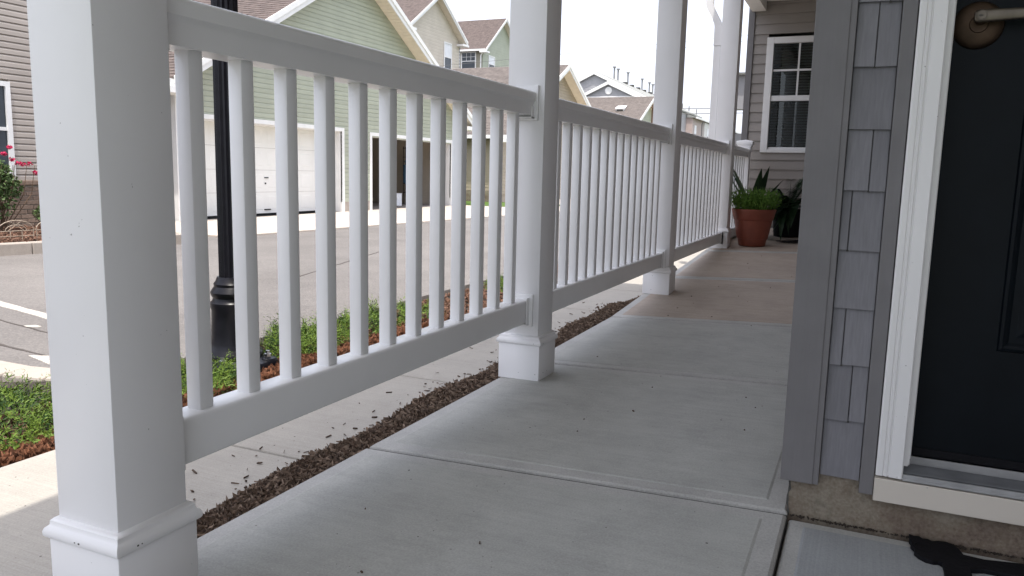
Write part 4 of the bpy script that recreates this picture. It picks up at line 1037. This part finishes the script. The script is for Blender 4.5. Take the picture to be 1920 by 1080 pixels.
# far street row with white fronts
fr = thing('far_row_house', (-22, 105, -.3), 'distant white and clay row house with downpipes beyond the third post', 'house')
XR = -20.0
obj('wall', MB().box(-30,XR-.01,97.2,103.5,-.3,7.9), CLAY, fr)
obj('wall', MB().box(-30,XR+.25,103.51,140,-.3,7.75), simple('white_far_siding', (.62,.61,.59), .6, .05, 2), fr)
obj('roof', MB().hexa([(-30,97,7.9),(XR+.4,97,7.9),(XR+.4,141,7.9),(-30,141,7.9),(-26,97,10.2),(-25.5,97,10.2),(-25.5,141,10.2),(-26,141,10.2)]), ROOFG, fr, uv=lambda p, n: (p.y, p.x))
obj('gutter', MB().box(XR+.4,XR+.6,97,141,7.78,7.98), TRIMF, fr)
for y in (98.4, 105.2, 109.8, 114.3, 119, 124): ext_window(fr, XR if y < 103 else XR+.26, y, y+1.0, 5.2, 7.0, shade=1)
for y in (101.3, 112.4): obj('downpipe', MB().tube([(XR+.5,y,7.8),(XR+.32,y,7.3),(XR+.32,y,0)], .07, 6), PIPEM, fr)
for y in (99, 100.5, 103, 107, 112): obj('vent_pipe', MB().tube([(-22.6,y,9.0),(-22.6,y,10.1)], .09, 6), PIPEM, fr)

# ------------------------------------------------------------------ tan house on the left with window, brick base, planting
XL = -11.5
lh = thing('tan_house', (-14, 5, -.3), 'tan lap-sided house at the left with brick base and white window', 'house')
LWY0, LWY1, LWZ0, LWZ1 = 6.72, 7.58, .66, 1.87
def lsp(z, zt):
    s = [(1.5, 8.55, 1.5, 8.55)]
    if LWZ0-.06 < (z+zt)/2 < LWZ1+.06: s = cut(s, LWY0-.07, LWY1+.07)
    return s
side_lap(lh, TAN, XL, lsp, .525, 5.6, .0905, th=.022, cove=.030, part=.62)
obj('wall', MB().box(-19,XL-.035,1.5,8.5,-.3,LWZ0-.08).box(-19,XL-.035,1.5,LWY0-.08,LWZ0-.08,5.6).box(-19,XL-.035,LWY1+.08,8.5,LWZ0-.08,5.6).box(-19,XL-.035,LWY0-.08,LWY1+.08,LWZ1+.08,5.6).box(-19,-13,LWY0-.08,LWY1+.08,LWZ0-.08,LWZ1+.08), TAN, lh)
obj('roof', MB().hexa([(-19.5,1,5.6),(XL+.12,1,5.6),(XL+.12,9,5.6),(-19.5,9,5.6),(-16,1,8),(-15,1,8),(-15,9,8),(-16,9,8)]), ROOFB, lh, uv=lambda p, n: (p.y, p.x))
ext_window(lh, XL, LWY0, LWY1, LWZ0, LWZ1)
obj('mortar', MB().box(XL-.034,XL+.02,1.5,8.55,-.3,.455), MORTAR, lh)
obj('brick_cap', MB().box(XL-.033,XL+.055,1.5,8.57,.457,.522), BRICK, lh, bevel=.008)
bk0 = obj('brick', MB().box(XL+.015,XL+.032,7.0,7.19,-.24,-.183), BRICK, lh, bevel=.003, seg=1, origin=(XL,7.0,-.24))
for r in range(-0, 10):
    for k in range(-3, 8):
        y = 7.0 + k*.2 + (.1 if r % 2 else 0)
        if (r, k) == (0, 0) or y > 8.36 or y < 6.3: continue
        clone(bk0, lh, (rnd(-.002,.003), y-7.0, r*.0675))
# left planting bed with curb
lb = thing('left_curb', (-9.1, 5.5, -.3), kind='structure')
lc = [(-9.72,3.6),(-9.42,4.9),(-9.13,6.24),(-8.9,7.3),(-8.75,8.4)]
for p, q in zip(lc[:-1], lc[1:]): curb_piece(p, q, .17, -.16, -.6, lb)
obj('left_planting_bed', MB().prism([(-11.49,3,-.5),(-9.95,3,-.5),(-9.6,4.9,-.5),(-9.31,6.24,-.5),(-8.95,8.4,-.5),(-11.49,9,-.5)], (0,0,.30)), SOIL, kind='structure')
def lpos():
    y = rnd(5.6, 8.2); return (rnd(-11.4, -9.45+ (y-6)*.2), y, -.195+rnd(0,.03))
random.seed(31)
obj('left_bed_mulch', chips(2600, lpos, (.03,.09), (.01,.025), (.004,.01), .5, .03), CHIPR, kind='stuff')
def leafball(m, c, r, n, size, seed):
    rg = random.Random(seed)
    for _ in range(n):
        v = Vector((rg.gauss(0,1), rg.gauss(0,1), rg.gauss(0,1))).normalized()*(rg.random()**.33)
        p = Vector((c[0]+v.x*r[0], c[1]+v.y*r[1], c[2]+v.z*r[2]))
        a = Vector((rg.gauss(0,1), rg.gauss(0,1), rg.gauss(.4,1))).normalized(); b = a.orthogonal().normalized(); b = Matrix.Rotation(rg.uniform(0,6.28),3,a) @ b; cc = a.cross(b)
        s = size*rg.uniform(.6, 1.3); m.add([p-b*s, p-cc*s*.5, p+b*s, p+cc*s*.5], [(0,1,2,3)])
rb = thing('rose_bush', (-10.9, 7.0, -.2), 'rose bush with crimson blooms under the left house window', 'bush')
m = MB()
for (dx, dy, dz, r) in ((0,-.12,.25,.26),(.05,.05,.45,.18),(0,-.3,.55,.28),(0,-.04,.66,.16),(0,-.35,.2,.25)): leafball(m, (-10.85+dx,7.05+dy,dz), (r*.8,r,r), 420, .030, int(dz*100)+int(dy*10))
obj('foliage', m, ROSEL, rb)
m = MB(); rg = random.Random(8)
for _ in range(12):
    x, y = -10.9+rg.gauss(0,.12), 7.0+rg.gauss(0,.18); m.tube([(-10.9+rg.gauss(0,.03),7.0+rg.gauss(0,.03),-.2),(x,y,.35),(x+.03,y+.05,.75)], [.008,.006,.003], 5, False)
obj('stem', m, TWIG, rb)
for i, (y, z) in enumerate(((7.03,.99),(7.05,.83),(7.13,.78),(7.20,.76),(7.29,.77),(7.37,.65),(6.95,.9))):
    m = MB(); leafball(m, (-10.62,y,z), (.035,.042,.03), 40, .018, 70+i); obj('bloom', m, ROSEF, rb)
sb = thing('small_shrub', (-10.9, 7.55, -.2), 'small sparse green shrub beside the brick base at the left', 'shrub')
m = MB(); leafball(m, (-10.85,7.62,.06), (.12,.17,.13), 260, .028, 3); leafball(m, (-10.85,7.70,.28), (.06,.06,.22), 70, .022, 4); obj('foliage', m, ROSEL, sb)
m = MB()
for k in range(6): m.tube([(-10.88,7.6,-.2),(-10.86,7.55+k*.035,.1),(-10.85,7.56+k*.05,.42)], [.006,.004,.002], 5, False)
obj('stem', m, TWIG, sb)
wf = thing('garden_edging', (-9.75, 6.4, -.2), 'low scalloped wire garden edging in the left bed', 'fence')
def fpt(s, z): return (-9.66+.2*(s-6.2)*.5, s, z)
for k in range(-3, 5):
    y0 = 6.17+k*.46; y1 = y0+.44; ym = (y0+y1)/2; m = MB()
    m.tube([fpt(ym-.22*math.cos(t*math.pi/10), -.055+.13*math.sin(t*math.pi/10)) for t in range(11)], .0055, 5)
    m.tube([fpt(ym-.13*math.cos(t*math.pi/8), -.055+.075*math.sin(t*math.pi/8)) for t in range(9)], .0045, 5)
    m.tube([fpt(y0,-.055), fpt(y1,-.055)], .005, 5); m.tube([fpt(y0,-.12), fpt(y1,-.12)], .004, 5)
    for j in range(4): m.tube([fpt(y0+.01+j*.14,-.05), fpt(y0+.01+j*.14,-.21)], .005, 5)
    m.tube([fpt(ym-.1,-.055), fpt(ym+.06,.06)], .004, 5); m.tube([fpt(ym+.1,-.055), fpt(ym-.06,.06)], .004, 5)
    obj('wire_panel', m, WIREF, wf)

# ------------------------------------------------------------------ overhead wires
for i, (a, b) in enumerate((((-30,32,5.0),(10,51.0,10.6)), ((-30,32,4.7),(10,51.0,10.3)), ((-10.3,40.2,4.18),(12,50.3,5.75)), ((-10.3,40.2,3.92),(12,50.3,5.5)))):
    pts = []
    for k in range(17):
        t = k/16; p = Vector(a).lerp(Vector(b), t); p.z -= .5*4*t*(1-t)*.4; pts.append(p)
    tag(obj('power_line', MB().tube(pts, .008 if i < 2 else .02, 5), WIREM), ['upper of the two thin wires high in the sky', 'lower of the two thin wires high in the sky', 'upper dark wire crossing low over the far row house', 'lower dark wire crossing low over the far row house'][i], 'wire', 'overhead wires')
up = thing('utility_pole', (-10.3, 40.2, -.3), 'slim wooden pole carrying the low dark wires, behind the third post', 'pole')
obj('pole', MB().tube([(-10.3,40.2,-.3),(-10.3,40.2,4.4)], [.11,.09], 10), TWIG, up)
obj('crossarm', MB().box(-10.36,-10.24,39.9,40.5,4.2,4.27), TWIG, up)
